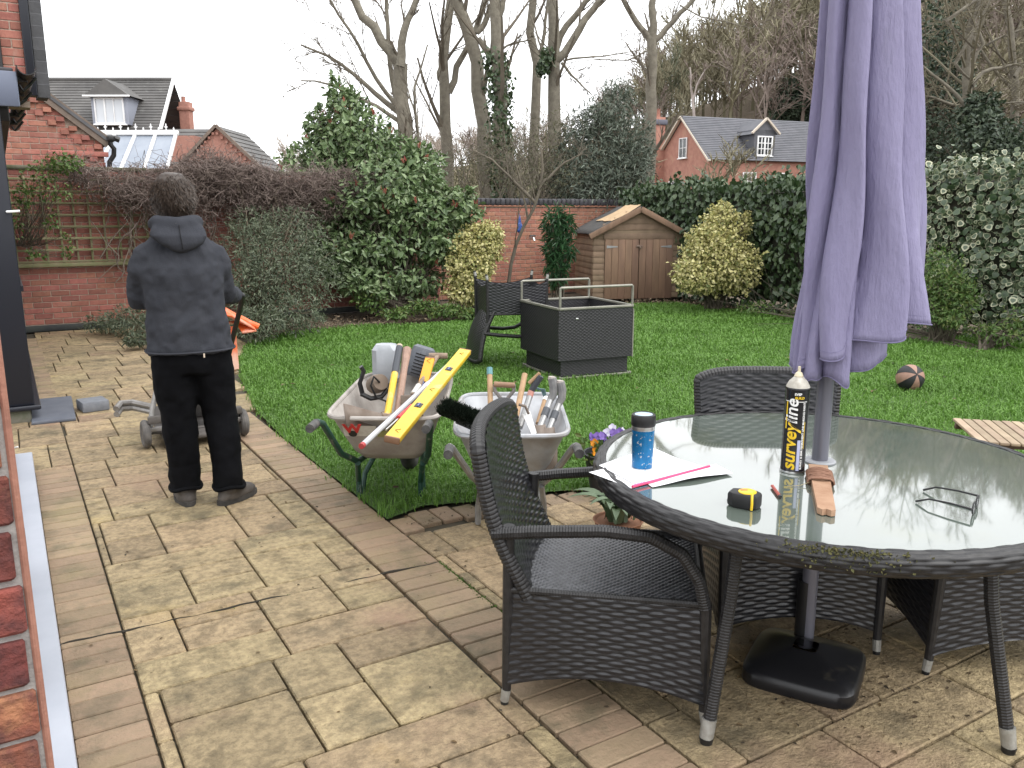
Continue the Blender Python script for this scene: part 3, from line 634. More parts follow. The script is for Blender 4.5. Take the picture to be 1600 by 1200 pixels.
# ---------------------------------------------------------------- bare trees beyond the wall
lv = [(5, .42, .7, .15), (4, .5, .6, .10), (3, .5, .6, .05)]
d = 19
bare_tree('forked bare tree with many fine twigs to the left, behind the red-tipped bush', at(630, 330, d)*[1, 1, 0], [
    (AT([(634, 340), (631, 200), (622, 140), (626, 100)], d), .20, .15), (AT([(626, 104), (606, 76), (582, 42), (545, -5), (500, -60)], d), .12, .06),
    (AT([(626, 104), (633, 75), (629, 50), (640, 30), (660, -40)], d-.3), .10, .05), (AT([(618, 150), (607, 95), (606, 20), (600, -60)], d+.5), .06, .035),
    (AT([(622, 175), (590, 150), (556, 118), (520, 90), (470, 70)], d+.3), .065, .02), (AT([(620, 165), (585, 120), (555, 60), (520, 10), (505, -30)], d+.8), .055, .02),
    (AT([(624, 190), (585, 165), (545, 140), (500, 128), (470, 126)], d), .05, .015)], [(7, .40, .6, .15), (6, .45, .6, .08), (3, .5, .6, .05)], twig_r=.007)
d = 21
bare_tree('slender bare tree forking at mid height, right of the forked twiggy one', at(697, 330, d)*[1, 1, 0], [
    (AT([(699, 340), (698, 250), (694, 150), (692, 110), (698, 60), (704, 0), (709, -60)], d), .17, .09), (AT([(701, 145), (712, 110), (728, 75), (746, 45), (765, -20)], d), .085, .05),
    (AT([(693, 130), (684, 122), (690, 95), (700, 60)], d), .05, .03)], lv, twig_r=.006)
d = 20
bare_tree('thick leaning bare trunk crossing the ivy-clad one', at(765, 330, d)*[1, 1, 0], [
    (AT([(768, 340), (758, 220), (752, 150), (746, 80), (735, 40), (712, -5), (690, -60)], d), .19, .13), (AT([(744, 52), (760, 32), (780, -20)], d), .07, .05), (AT([(748, 60), (762, 80), (778, 85)], d), .06, .05)], lv, twig_r=.006)
d = 18.6
ivyT = bare_tree('bare tree with its trunk wrapped in dark ivy', at(783, 330, d)*[1, 1, 0], [
    (AT([(788, 340), (784, 250), (780, 150), (776, 100), (772, 80), (775, 30), (771, -60)], d), .18, .11), (AT([(776, 35), (788, 0), (800, -50)], d), .07, .04), (AT([(774, 85), (795, 70), (830, 62)], d), .03, .012)], lv, twig_r=.006)
IVY = mat('ivy_leaf', (.03, .06, .02), island=[(.025, .048, .02), (.04, .07, .028), (.06, .095, .04), (.095, .13, .065)], rough=.38, transl=.1)
def ivy_on(o, poly, d, r, n, size=.09, m=IVY, name='ivy'):
    P = resample(AT(poly, d), 40); i = rng.integers(0, 40, n); q = rdir(n); q[:, 2] *= .4
    pts = P[i]+q*(r*rng.uniform(.7, 1.5, n))[:, None]+np.array([0, 0, 1])*rng.uniform(-.1, .1, n)[:, None]
    V, F = leaf_geo(pts-np.array(o.location), rdir(n)*.6+[0, 0, -.6], q, rng.uniform(.7, 1.3, n)*size, .85); mesh_np(name, V, F, m, o, kind='stuff')
ivy_on(ivyT, [(788, 330), (782, 200), (778, 120), (773, 82)], d, .24, 1800)
d = 22
bare_tree('thin wavy bare tree between the ivy trunk and the branching tree', at(835, 330, d)*[1, 1, 0], [(AT([(836, 340), (835, 200), (837, 120), (838, 90), (826, 40), (831, 0), (834, -50)], d), .15, .09), (AT([(838, 100), (850, 60), (856, 0), (858, -40)], d), .05, .03)], lv, twig_r=.006)
d = 20
t6 = bare_tree('bare tree with two strong limbs rising to the right', at(864, 330, d)*[1, 1, 0], [
    (AT([(863, 340), (865, 250), (866, 150), (868, 95), (862, 60), (865, 0), (867, -50)], d), .18, .11), (AT([(869, 95), (890, 70), (906, 45), (930, 10), (960, -35)], d), .10, .06),
    (AT([(871, 72), (885, 38), (915, 6), (950, -35)], d+.2), .08, .05), (AT([(877, 98), (895, 120), (925, 148)], d-.2), .035, .012), (AT([(880, 95), (910, 90), (945, 88), (1000, 78)], d-.2), .025, .008)], lv, twig_r=.006)
ivy_on(t6, [(846, 110), (850, 100), (858, 80)], d-.2, .12, 350)
d = 24
bare_tree('bare tree with a straight trunk forking into three limbs, centre right', at(1016, 330, d)*[1, 1, 0], [
    (AT([(1014, 340), (1015, 250), (1018, 150), (1018, 100), (1018, 62)], d), .19, .13), (AT([(1018, 66), (1003, 45), (985, 20), (960, -30)], d), .09, .06), (AT([(1019, 64), (1021, 20), (1023, -50)], d), .11, .08),
    (AT([(1020, 66), (1045, 40), (1070, 15), (1105, -25)], d), .085, .05), (AT([(1062, 8), (1100, 28), (1130, 32), (1180, 46), (1208, 42)], d-.3), .022, .006), (AT([(1010, 80), (980, 95), (940, 92), (890, 98)], d-.3), .022, .006)],
    [(5, .4, .8, .12), (5, .5, .6, .08), (3, .5, .6, .05)], twig_r=.007)
d = 17
bare_tree('young thin sapling rising behind the red-tipped bush', at(658, 330, d)*[1, 1, 0], [(AT([(660, 340), (656, 230), (650, 180), (647, 138), (660, 100), (668, 70)], d), .05, .015), (AT([(650, 180), (640, 150), (632, 120)], d), .02, .008)], [(8, .45, .6, .15), (5, .5, .6, .1)], twig_r=.005)

# ---------------------------------------------------------------- evergreen and twiggy shrubs between wall and trees
def shrub(name, label, base, lobes, leafm, n, size, aspect=.5, stems=None, fold=.25, group=None, cat='shrub', stemm=TWIG, droop=.2, extra=None, curl=.15, fill=1.0, stem_r=.012):
    """shrub > stems, foliage ; lobes: (centre, rx, ry, rz, weight)"""
    o = thing(name, label, cat, tuple(base), 0, group); b = np.array(base)
    wts = np.array([l[4] for l in lobes], float); wts /= wts.sum(); li = rng.choice(len(lobes), n, p=wts)
    C = np.array([l[0] for l in lobes]); A = np.array([l[1:4] for l in lobes])
    q = rdir(n); rad = (rng.random(n)**.38)[:, None]*(1+.18*np.sin(q[:, 0:1]*9+li[:, None])*np.cos(q[:, 2:3]*8))
    P = C[li]+q*A[li]*rad*fill; P[:, 2] = np.maximum(P[:, 2], .03)
    ns = max(int(n*.07), 40); nd = 55; sd_ = unit(rdir(nd)+[0, 0, .35]); sl_ = rng.choice(len(lobes), nd, p=wts); k_ = rng.integers(0, nd, ns)      # shoots that break the outline
    t_ = .92+rng.random(ns)**1.5*(.12+.38*rng.random(nd)[k_]); P[:ns] = C[sl_[k_]]+sd_[k_]*A[sl_[k_]]*t_[:, None]+rng.normal(0, .012, (ns, 3)); q[:ns] = sd_[k_]; P[:, 2] = np.maximum(P[:, 2], .03)
    V, F = leaf_geo(P-b, q*.7+rdir(n)*.8+[0, 0, -droop], q+rdir(n)*.6+[0, 0, .5], rng.uniform(.7, 1.3, n)*size, aspect, fold, curl)
    mesh_np('foliage', V, F, leafm, o, kind='stuff')
    pts = [];
    for c, a in zip(C, A):
        for _ in range(5):
            e = c+rdir(1)[0]*a*.8; s0 = b+np.array([rng.uniform(-.15, .15), rng.uniform(-.1, .1), 0]); pts.append(resample([s0, (s0*.5+c*.5)+rng.normal(0, .06, 3), e], 7))
    P = np.array(pts); Rr = np.full(P.shape[:2], stem_r)*np.linspace(1.6, .4, 7)[None]; S = Soup(); S.add(*np_tubes(P-b, Rr, 5))
    P2, R2 = spawn(P, Rr, 5, .35, .8, .1, k=4); S.add(*np_tubes(P2-b, np.maximum(R2, .002), 3)); S.build('stems', stemm, o)
    return o
def LB(px, py, d, rx, rz, w_=1, ry=None): return (at(px, py, d), rx, ry or rx, rz, w_)
GREYG = mat('grey_green_leaf', (.06, .08, .05), island=[(.05, .066, .046), (.08, .10, .07), (.12, .145, .11), (.17, .195, .155)], rough=.5, transl=.15)
shrub('evergreen_tree', 'dense grey-green evergreen between the bare trees and the far house', at(945, 330, 18)*[1, 1, 0],
      [LB(940, 240, 18, .75, .75, 3), LB(905, 280, 17.6, .55, .5, 2), LB(975, 270, 17.8, .55, .55, 2), LB(950, 185, 18.2, .5, .5, 1.5), LB(985, 220, 18.2, .4, .5, 1), LB(920, 205, 18.2, .35, .4, .8), LB(965, 150, 18.4, .28, .35, .5), LB(940, 310, 17.6, .8, .4, 1.5), LB(895, 235, 18, .3, .4, .7), LB(1000, 250, 17.9, .25, .5, .7), LB(880, 300, 17.5, .4, .35, .8)],
      GREYG, 11000, .12, .22, cat='tree', fill=1.2)
OLIVE = mat('olive_leaf', (.08, .085, .04), island=[(.05, .055, .03), (.09, .09, .045), (.12, .12, .06), (.075, .06, .04)], rough=.6, transl=.2)
shrub('olive_shrub', 'loose olive-green twiggy shrub in front of the ivy-wrapped trunk', at(800, 330, 17.3)*[1, 1, 0],
      [LB(790, 240, 17.2, .8, .6, 2), LB(850, 230, 17.5, .6, .6, 2), LB(730, 270, 17.3, .5, .55, 1.2), LB(820, 285, 17, .8, .35, 1.5), LB(870, 275, 17.1, .5, .4, 1), LB(880, 190, 17.9, .4, .4, .5)], OLIVE, 4200, .06, .3, stem_r=.02)
tw = []
for i in range(26):
    x0 = rnd.uniform(690, 890); tw.append((AT([(x0, 330), (x0+rnd.uniform(-30, 30), 260), (x0+rnd.uniform(-60, 60), rnd.uniform(205, 265))], rnd.uniform(17.2, 19)), .02, .006))
bare_tree('tangle of thin bare branches behind the lower brick wall', at(790, 330, 16)*[1, 1, 0], tw, [(6, .5, .8, .1), (4, .5, .7, .05)], twig_r=.004, name='bare_thicket')
d = 14.2
bare_tree('small bare tree leaning left in front of the lower brick wall', at(792, 478, d)*[1, 1, 0], [(AT([(790, 476), (800, 400), (818, 355), (838, 318), (850, 270), (845, 230)], d), .034, .02), (AT([(838, 318), (800, 280), (770, 250), (740, 235)], d), .03, .012), (AT([(845, 290), (880, 255), (910, 240)], d), .028, .01), (AT([(825, 345), (815, 290), (800, 240)], d), .02, .01)],
          [(7, .45, .8, .1), (5, .5, .7, .05), (2, .5, .6, .0)], name='bare_tree', twig_r=.003, group=None, bark=TWIG)

# brown leafless climber over the wall top
BRN = mat('dry_vine', (.14, .10, .08), island=[(.085, .06, .05), (.15, .112, .095), (.23, .18, .155), (.12, .085, .078)], rough=.9)
cl = thing('bare_climber', 'mass of brown leafless climber twigs hanging over wall and trellis', 'climber', (2.6, 12.6, 0))
n = 6500; X = np.clip(rng.normal(3.0, 1.05, n), .9, 5.0); Zt = 2.20-.05*np.abs(X-2.6)+.10*np.sin(X*3)
Z = Zt-np.abs(rng.normal(0, .34, n)); Z = np.where(X < 2.1, np.maximum(Z, 2.15-.45*(X-.7)+rng.normal(0, .08, n)), np.maximum(Z, .5))
P0 = np.stack([X, 12.62-rng.random(n)*.42, Z], -1); k = 6
P = P0[:, None]+np.cumsum(rng.normal(0, .045, (n, k, 3))+(rdir(n)*[1, .5, .7])[:, None]*.035, 1)
P[:, :, 1] = np.minimum(P[:, :, 1], 12.68)+np.where(P[:, :, 2] > 2.2, .15, 0)
V, F = np_tubes(P-np.array([2.6, 12.6, 0]), np.full((n, k), .0042)*np.linspace(1.1, .5, k)[None], 3); mesh_np('twigs', V, F, BRN, cl, kind='stuff')
P = np.stack([resample(np.cumsum(np.r_[[[rng.uniform(1.0, 3.4), 12.5, rng.uniform(.6, 1.0)]], rng.normal(0, .10, (8, 3))*[1, .2, .4]+[0, 0, .15]], 0), 14) for _ in range(40)])
V, F = np_tubes(P-np.array([2.6, 12.6, 0]), np.full((40, 14), .009)*np.linspace(1.2, .5, 14)[None], 5); mesh_np('vine_stems', V, F, mat('vine_stem', (.22, .18, .14), (.14, .11, .09), rough=.9, scale=9), cl, smooth=True)
GRN = mat('fresh_leaf', (.07, .13, .03), island=[(.05, .10, .02), (.08, .15, .03), (.12, .19, .05), (.15, .17, .05)], rough=.5, transl=.3)
sc = [LB(70, 270, 10.7, .18, .14, 1), LB(100, 255, 10.7, .22, .12, 2), LB(40, 300, 10.6, .10, .25, .8), LB(75, 300, 10.6, .35, .12, .8), LB(25, 330, 10.5, .06, .3, .5), LB(55, 398, 10.5, .12, .06, .3), LB(105, 385, 10.5, .06, .2, .5), LB(80, 340, 10.55, .08, .2, .4)]
shrub('green_climber', 'sparse green climbing plant at the left end of the trellis', (.3, 12.62, 1.15), sc, GRN, 900, .045, .7, cat='climber', stem_r=.004)

# ---------------------------------------------------------------- red-tipped bush, cut branches, border plants
PHO = mat('photinia_leaf', (.06, .11, .04), island=[(.055, .09, .036), (.095, .15, .058), (.135, .20, .08), (.19, .26, .12), (.24, .30, .16)], rough=.32, transl=.15)
PHR = mat('photinia_red_leaf', (.3, .07, .04), island=[(.26, .06, .045), (.34, .13, .08), (.22, .06, .06)], rough=.4, transl=.3)
lob = [LB(485, 270, 13.8, .5, .45, 2), LB(455, 320, 13.4, .38, .3, 1.2), LB(500, 380, 13.0, .45, .35, 1.4), LB(560, 225, 13.8, .62, .55, 3), LB(610, 290, 13.4, .85, .5, 4), LB(540, 290, 13.6, .6, .5, 2.5), LB(545, 185, 14, .42, .45, 1.6), LB(520, 240, 14, .50, .45, 2.2), LB(590, 250, 13.7, .6, .45, 3), LB(650, 260, 13.8, .45, .4, 2), LB(560, 320, 13.4, .75, .45, 4), LB(650, 330, 13.2, .65, .4, 3.5), LB(715, 330, 13.3, .38, .35, 1.6), LB(480, 330, 13.3, .42, .28, 1.4),
       LB(600, 385, 13.1, .7, .3, 2.4), LB(690, 385, 13.0, .4, .3, 1.5), LB(530, 400, 13.0, .5, .35, 2), LB(580, 440, 12.8, .55, .25, 1.8), LB(650, 440, 13.0, .5, .25, 1.2), LB(530, 150, 14.1, .22, .25, .5), LB(500, 200, 14.0, .25, .3, .7)]
pb = shrub('red_tipped_bush', 'tall evergreen bush with red young shoots beside the brick wall', (5.2, 11.95, 0), lob, PHO, 23000, .10, .52, fold=.3, stem_r=.016, droop=.25, curl=.2)
n = 420; wts = np.array([l[4] for l in lob]); li = rng.choice(len(lob), 48, p=wts/wts.sum()); C = np.array([l[0] for l in lob]); A = np.array([l[1:4] for l in lob])
q = unit(rdir(48)+[-.35, -.6, .35]); tp = C[li]+q*A[li]*.98; tp = np.repeat(tp, 7, 0)
V, F = leaf_geo(tp-np.array(pb.location)+rng.normal(0, .015, tp.shape), rdir(len(tp))*.5+[0, 0, 1], rdir(len(tp)), rng.uniform(.05, .10, len(tp)), .36); mesh_np('red_shoots', V, F, PHR, pb, kind='stuff')
CUT = mat('cut_foliage', (.07, .09, .05), island=[(.05, .066, .04), (.08, .105, .06), (.12, .145, .085), (.16, .175, .115)], rough=.55, transl=.15)
shrub('cut_branch_heap', 'heap of cut grey-green evergreen branches piled at the end of the path', (2.6, 11.2, 0),
      [LB(400, 390, 11.3, .45, .35, 2.2), LB(440, 430, 11.0, .5, .4, 2.6), LB(390, 450, 10.8, .45, .35, 2.2), LB(460, 490, 10.4, .40, .25, 1.6), LB(400, 505, 10.0, .35, .22, 1.4), LB(210, 500, 10.6, .42, .2, 1.6), LB(260, 510, 10.2, .4, .17, 1.4), LB(165, 505, 10.8, .28, .1, .7), LB(215, 530, 9.6, .14, .06, .5), LB(330, 480, 10.5, .5, .3, 1.6), LB(480, 400, 11.4, .4, .3, 1.2), LB(455, 355, 11.9, .5, .3, 1.8), LB(395, 350, 11.9, .35, .25, 1), LB(490, 440, 11.2, .4, .35, 1.4)],
      CUT, 17000, .055, .28, stem_r=.012, droop=.35, stemm=mat('cut_stem', (.16, .13, .09), (.11, .09, .06), rough=.9, scale=8))
VAR = mat('golden_leaf', (.4, .36, .1), island=[(.14, .17, .05), (.34, .33, .11), (.50, .46, .19), (.62, .57, .30), (.40, .36, .14)], rough=.45, transl=.2)
def two_tone(name, label, base, lobes, n, size, **kw): return shrub(name, label, base, lobes, VAR, n, size, .75, **kw)
two_tone('golden_shrub', 'rounded yellow variegated shrub standing behind the stacked wicker sofa', at(742, 478, 13)*[1, 1, 0], [LB(750, 385, 12.9, .36, .34, 3), LB(735, 420, 12.7, .36, .34, 2.6), LB(728, 455, 12.6, .30, .22, 1.4), LB(762, 365, 13, .25, .2, 1), LB(720, 400, 12.8, .22, .3, 1)], 9500, .046)
two_tone('golden_shrub', 'large ragged yellow variegated shrub right of the garden shed', at(1118, 478, 13.6)*[1, 1, 0], [LB(1118, 410, 13.3, .55, .5, 4), LB(1090, 430, 13.1, .42, .28, 2), LB(1150, 420, 13.2, .38, .42, 2), LB(1125, 360, 13.5, .36, .40, 2), LB(1128, 335, 13.6, .16, .2, .6), LB(1166, 350, 13.5, .08, .22, .25), LB(1105, 380, 13.3, .35, .3, 1.2)], 12000, .05)
BAM = mat('bamboo_leaf', (.03, .09, .03), island=[(.018, .05, .02), (.03, .085, .03), (.05, .12, .045)], rough=.35, transl=.2)
shrub('long_leaf_shrub', 'upright dark green long-leaved shrub against the left side of the shed', at(872, 470, 14.3)*[1, 1, 0], [LB(872, 350, 14.4, .26, .3, 2), LB(874, 390, 14.3, .25, .3, 2), LB(870, 425, 14.2, .17, .25, 1)], BAM, 1500, .13, .2, droop=.5, curl=.35)
shrub('border_weeds', 'low bright green weeds along the lawn edge under the red-tipped bush', (6.0, 11.1, 0), [LB(660, 480, 12.3, .3, .08, 1, .15), LB(700, 485, 12.2, .3, .08, 1, .15), LB(620, 490, 12.0, .25, .07, .7, .15), LB(735, 490, 12.2, .2, .05, .6, .1), LB(580, 470, 12.4, .25, .15, .7)], GRN, 1500, .06, .6, cat='plant', stem_r=.003)

# ---------------------------------------------------------------- hedges along the right side
def hedge(name, label, pts, z1, thick, n, size, m, aspect=.85, bulge=.2):
    o = thing(name, label, 'hedge', (pts[0][0], pts[0][1], 0)); b = np.array([pts[0][0], pts[0][1], 0.])
    P = resample([(x, y, 0) for x, y in pts], 60); tg = unit(np.gradient(P, axis=0)); nm = np.stack([-tg[:, 1], tg[:, 0], tg[:, 2]], -1)
    # core so that no daylight shows through
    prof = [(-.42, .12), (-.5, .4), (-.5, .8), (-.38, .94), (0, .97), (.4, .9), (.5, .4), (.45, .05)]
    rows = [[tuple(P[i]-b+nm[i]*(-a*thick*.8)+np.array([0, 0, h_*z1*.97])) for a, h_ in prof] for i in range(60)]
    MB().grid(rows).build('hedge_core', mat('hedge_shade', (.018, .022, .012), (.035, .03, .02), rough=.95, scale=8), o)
    i = rng.integers(0, 60, n); u = rng.random(n)
    top = rng.random(n) < .22
    h_ = np.where(top, z1*(.95+.08*rng.random(n)), z1*rng.random(n)**.9)
    a = np.where(top, rng.uniform(-.55, .6, n), .46+bulge*(.5*np.sin(P[i, 1]*3.1+h_*4)*np.sin(h_*5+P[i, 1]*1.3))+rng.uniform(-.12, .12, n)+.10*np.sin(h_/z1*3.1))
    q = P[i]+nm[i]*(a*thick)[:, None]+tg[i]*rng.uniform(-.12, .12, n)[:, None]; q[:, 2] = h_+(.05*np.sin(q[:, 1]*2.3)+.06*np.sin(q[:, 1]*6.1+1)+np.where(rng.random(n) < .18, rng.uniform(0, .22, n), 0))*top
    N_ = np.where(top[:, None], np.array([0, 0, 1.]), nm[i])+rdir(n)*.55+[0, 0, .25]
    return o, q-b, N_
HL = [(10.9, 13.2), (10.95, 11.0), (10.7, 9.0), (10.55, 7.6)]
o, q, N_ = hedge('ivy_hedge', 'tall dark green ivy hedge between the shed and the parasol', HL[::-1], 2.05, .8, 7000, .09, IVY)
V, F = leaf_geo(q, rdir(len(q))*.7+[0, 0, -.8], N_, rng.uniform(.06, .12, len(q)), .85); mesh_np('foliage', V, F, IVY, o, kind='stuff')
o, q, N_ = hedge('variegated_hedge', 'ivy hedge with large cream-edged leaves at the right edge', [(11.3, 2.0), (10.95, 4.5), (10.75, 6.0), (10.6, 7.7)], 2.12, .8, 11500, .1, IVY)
# large leaves with a green heart and a cream margin
n = len(q); D = unit(rdir(n)*.8+[0, 0, -.8]); N_ = unit(N_-D*np.sum(N_*D, 1, keepdims=True)); S_ = np.cross(D, N_); sz = rng.uniform(.038, .098, n)[:, None]
ol = np.array([(0, 0), (.12, .42), (.5, .48), (.85, .22), (1.0, 0), (.85, -.22), (.5, -.48), (.12, -.42)]); cen = np.array([.48, 0])
ring = lambda k, lift: np.stack([q+D*sz*(cen[0]+(x-cen[0])*k)+S_*sz*(y*k)+N_*sz*(lift+.10*abs(y)) for x, y in ol], 1)
wv = rng.uniform(.55, .85, (n, 1, 1)); big = ring(1, 0); sm = q[:, None]+D[:, None]*sz[:, None]*cen[0]+(ring(1, .02)-q[:, None]-D[:, None]*sz[:, None]*cen[0])*wv
V = np.concatenate([big, sm], 1).reshape(-1, 3); b_ = np.arange(n)[:, None, None]*16; i_ = np.arange(8); j_ = (i_+1) % 8
Fm = (b_+np.stack([i_, j_, j_+8, i_+8], -1)[None]).reshape(-1, 4); Fc = (np.arange(n)[:, None, None]*16+np.array([[8, 9, 10, 15], [10, 11, 14, 15], [11, 12, 13, 14]])[None]).reshape(-1, 4)
IVM = mat('cream_margin', (.5, .5, .3), island=[(.05, .085, .035), (.07, .11, .05), (.20, .23, .14), (.40, .41, .28), (.55, .54, .38), (.12, .16, .08)], rough=.4, transl=.15)
IVC = mat('ivy_heart', (.04, .07, .03), island=[(.03, .055, .025), (.055, .085, .045), (.085, .115, .07), (.12, .15, .095)], rough=.38, transl=.1)
mesh_np('foliage', V, np.concatenate([Fm, Fc]), [IVM, IVC], o, np.r_[np.zeros(len(Fm)), np.ones(len(Fc))], kind='stuff')
shrub('laurel_bush', 'fresh green small-leaved bush at the foot of the variegated hedge', at(1475, 520, 10.1)*[1, 1, 0], [LB(1465, 440, 10.2, .32, .40, 3), LB(1495, 465, 10.0, .26, .28, 2), LB(1440, 480, 10.1, .3, .22, 1.5), LB(1485, 498, 9.8, .16, .1, 1)], GRN, 3800, .05, .45)
shrub('border_plants', 'low leafy plants and dry stems under the variegated hedge', at(1540, 535, 9.6)*[1, 1, 0], [LB(1535, 515, 9.7, .2, .09, 1), LB(1570, 520, 9.5, .25, .09, 1), LB(1590, 500, 9.6, .2, .15, .8), LB(1250, 495, 12.3, .4, .1, 1), LB(1180, 480, 12.6, .3, .08, .8)], GRN, 1100, .05, .5, cat='plant')
# litter under the hedges
n = 5200; yy = rng.uniform(2.5, 11.6, n); xx = np.interp(yy, [2.5, 5.4, 6.3, 7.6, 9.1, 10.9, 11.6], [10.8, 10.65, 10.15, 9.95, 10.25, 10.05, 9.3])+np.abs(rng.normal(0, .35, n))
P = np.concatenate([np.stack([xx, yy, np.full(n, .0)], -1), np.stack([rng.uniform(2.6, 7.5, 1800), rng.uniform(10.95, 12.2, 1800), np.full(1800, 0.)], -1)]); P[:, 2] = rng.uniform(-.02, .05, len(P))
V, F = leaf_geo(P, rdir(len(P))*[1, 1, .3], rdir(len(P))*.6+[0, 0, 1], rng.uniform(.02, .07, len(P)), .45); mesh_np('bed_litter', V, F, mat('bed_litter', (.1, .07, .04), island=[(.05, .035, .022), (.11, .08, .05), (.20, .15, .10), (.28, .22, .15)], rough=.9), None, kind='stuff', label='dead leaves and bark chips on the soil under the hedges', cat='leaf litter')

# ---------------------------------------------------------------- woods behind the right hedge and on the hill
DARKG = mat('dark_evergreen', (.02, .035, .018), island=[(.02, .034, .02), (.032, .052, .028), (.05, .075, .04), (.075, .10, .058)], rough=.5, transl=.1)
for (bx, lobs, lab) in ((1462, [(1462, 40, 22, .7, 1.2), (1455, 120, 22, .6, 1.0), (1470, 190, 21.5, .7, .9), (1440, 230, 21, .6, .7), (1490, 130, 22, .5, .9), (1480, 250, 20.5, .8, .5)], 'tall dark ivy-covered tree just right of the parasol'),
                        (1545, [(1545, 215, 19, .7, .5), (1570, 240, 18.5, .6, .4), (1530, 180, 19.5, .45, .5)], 'low dark evergreen behind the variegated hedge'),
                        (1235, [(1238, 150, 78, 1.3, 1.6), (1228, 172, 78, 1.9, 1.5), (1248, 178, 78, 1.4, 1.4)], 'dark round evergreen on the slope above the far house')):
    shrub('dark_evergreen', lab, at(bx, 330, lobs[0][2])*[1, 1, 0]+[0, 0, float(hill_h(*at(bx, 330, lobs[0][2])[:2]))], [LB(x, y, dd, rx, rz) for x, y, dd, rx, rz in lobs], DARKG, 5200, .11 if bx != 1235 else .3, .5, cat='tree', stem_r=.04)
for k, (bx, dd, lab) in enumerate(((1520, 20, 'grey bare tree above the variegated hedge, left of the edge'), (1585, 23, 'bare tree at the right edge above the variegated hedge'), (1425, 26, 'bare tree just behind the right side of the parasol'))):
    b = at(bx, 330, dd)*[1, 1, 0]
    L = [(AT([(bx, 335), (bx+rnd.uniform(-15, 15), 200), (bx+rnd.uniform(-30, 30), 60), (bx+rnd.uniform(-50, 50), -60)], dd), .14, .06)]
    for _ in range(7): y0 = rnd.uniform(40, 260); L.append((AT([(bx, y0), (bx+rnd.uniform(-50, 50), y0-rnd.uniform(20, 60)), (bx+rnd.uniform(-120, 120), y0-rnd.uniform(40, 160))], dd+rnd.uniform(-1, 1)), .05, .015))
    bare_tree(lab, b, L, [(8, .5, .8, .1), (6, .5, .7, .0), (4, .5, .6, .0)], twig_r=.008, twig=mat('olive_twig', (.12, .105, .07), (.17, .15, .10), rough=.9, scale=.6), group='bare trees behind the right hedge')
WOODM = [mat('wood_brown', (.12, .09, .075), island=[(.15, .115, .095), (.22, .175, .15), (.29, .24, .21)], rough=.95), mat('wood_olive', (.12, .11, .06), island=[(.13, .115, .072), (.20, .18, .115), (.27, .245, .165)], rough=.95),
         mat('wood_green', (.05, .06, .035), island=[(.065, .072, .044), (.10, .11, .068), (.15, .15, .095)], rough=.95), mat('wood_pale', (.22, .19, .15), island=[(.26, .21, .18), (.34, .29, .24), (.42, .36, .30)], rough=.95)]
def proto(h, spread, nb, tw_r, drop=.0):
    P = np.array([resample([(0, 0, 0), (rnd.uniform(-.3, .3), rnd.uniform(-.3, .3), h*.55), (rnd.uniform(-.5, .5), rnd.uniform(-.5, .5), h*.95)], 6)]); Rr = np.full((1, 6), .15)*np.linspace(1, .3, 6)[None]
    S = [ribbon(P, Rr)]; P, Rr = spawn(P, Rr, nb, spread, .8, .25, k=4, tmin=.18); S.append(ribbon(P, np.maximum(Rr, tw_r*1.3))); P, Rr = spawn(P, Rr, 7, .55, .7, .1, k=3); S.append(ribbon(P, np.full(Rr.shape, tw_r)*np.array([1, .8, .4])))
    P, Rr = spawn(P, Rr, 3, .6, .7, .05-drop, k=3); S.append(ribbon(P, np.full(Rr.shape, tw_r*.8)*np.array([1, .7, .3])))
    V = []; F = []; n0 = 0
    for v, f in S: V.append(v); F.append(f+n0); n0 += len(v)
    return np.concatenate(V), np.concatenate(F)
protos = [proto(rnd.uniform(7, 10), .5, 13, .045) for _ in range(6)]
def wood(name, label, n, dr, tr, mi, hs=1.0, zoff=0, clear=True):
    S = Soup()
    for _ in range(n):
        dd = dr[0]+(dr[1]-dr[0])*rng.random()**.8; t_ = rng.uniform(*tr); p = FH*dd+RT*dd*t_
        # keep clear of the far house
        if clear and 1000 < 800+1300*t_ < 1300 and dd < 72: continue
        V, F = protos[rng.integers(0, 6)]; a = rng.uniform(0, 6.28); c_, s_ = math.cos(a), math.sin(a); sc_ = hs*rng.uniform(.7, 1.25)*np.array([1.15, 1.15, 1])*(float(np.interp(t_, [0, .12, .17, .26], [.42, .5, .8, 1])) if dd > 60 and mi != 3 else 1)
        S.add((V*sc_)@np.array([[c_, s_, 0], [-s_, c_, 0], [0, 0, 1]])+np.array([p[0], p[1], float(hill_h(p[0], p[1]))+zoff]), F)
    S.build(name, WOODM[mi], None, kind='stuff', label=label, cat='wood')
wood('hillside_wood', 'brown leafless wood covering the hill', 190, (70, 125), (-.05, .72), 0)
wood('hillside_wood', 'olive-tinted leafless trees among the hillside wood', 230, (66, 122), (.10, .75), 1)
wood('hillside_wood', 'green ivy-clad trees among the hillside wood', 60, (66, 120), (.12, .75), 2, .8)
wood('hillside_wood', 'pale brown trees on the low hill at the left', 120, (75, 130), (-.42, .05), 3, .42)
wood('hillside_wood', 'olive thicket on the bank above the right hedge', 110, (24, 50), (.42, .74), 1, .62)
wood('hillside_wood', 'brown thicket on the bank above the right hedge', 70, (26, 55), (.44, .74), 0, .62)
wood('hillside_wood', 'pale scrub between the garden and the hill', 45, (30, 50), (-.10, .14), 1, .42)
wood('bare_scrub', 'thin bare bushes in front of the far brick house', 8, (30, 44), (.15, .38), 1, .38, clear=False)
d = 75
bz = float(hill_h(*at(1082, 330, d)[:2]))
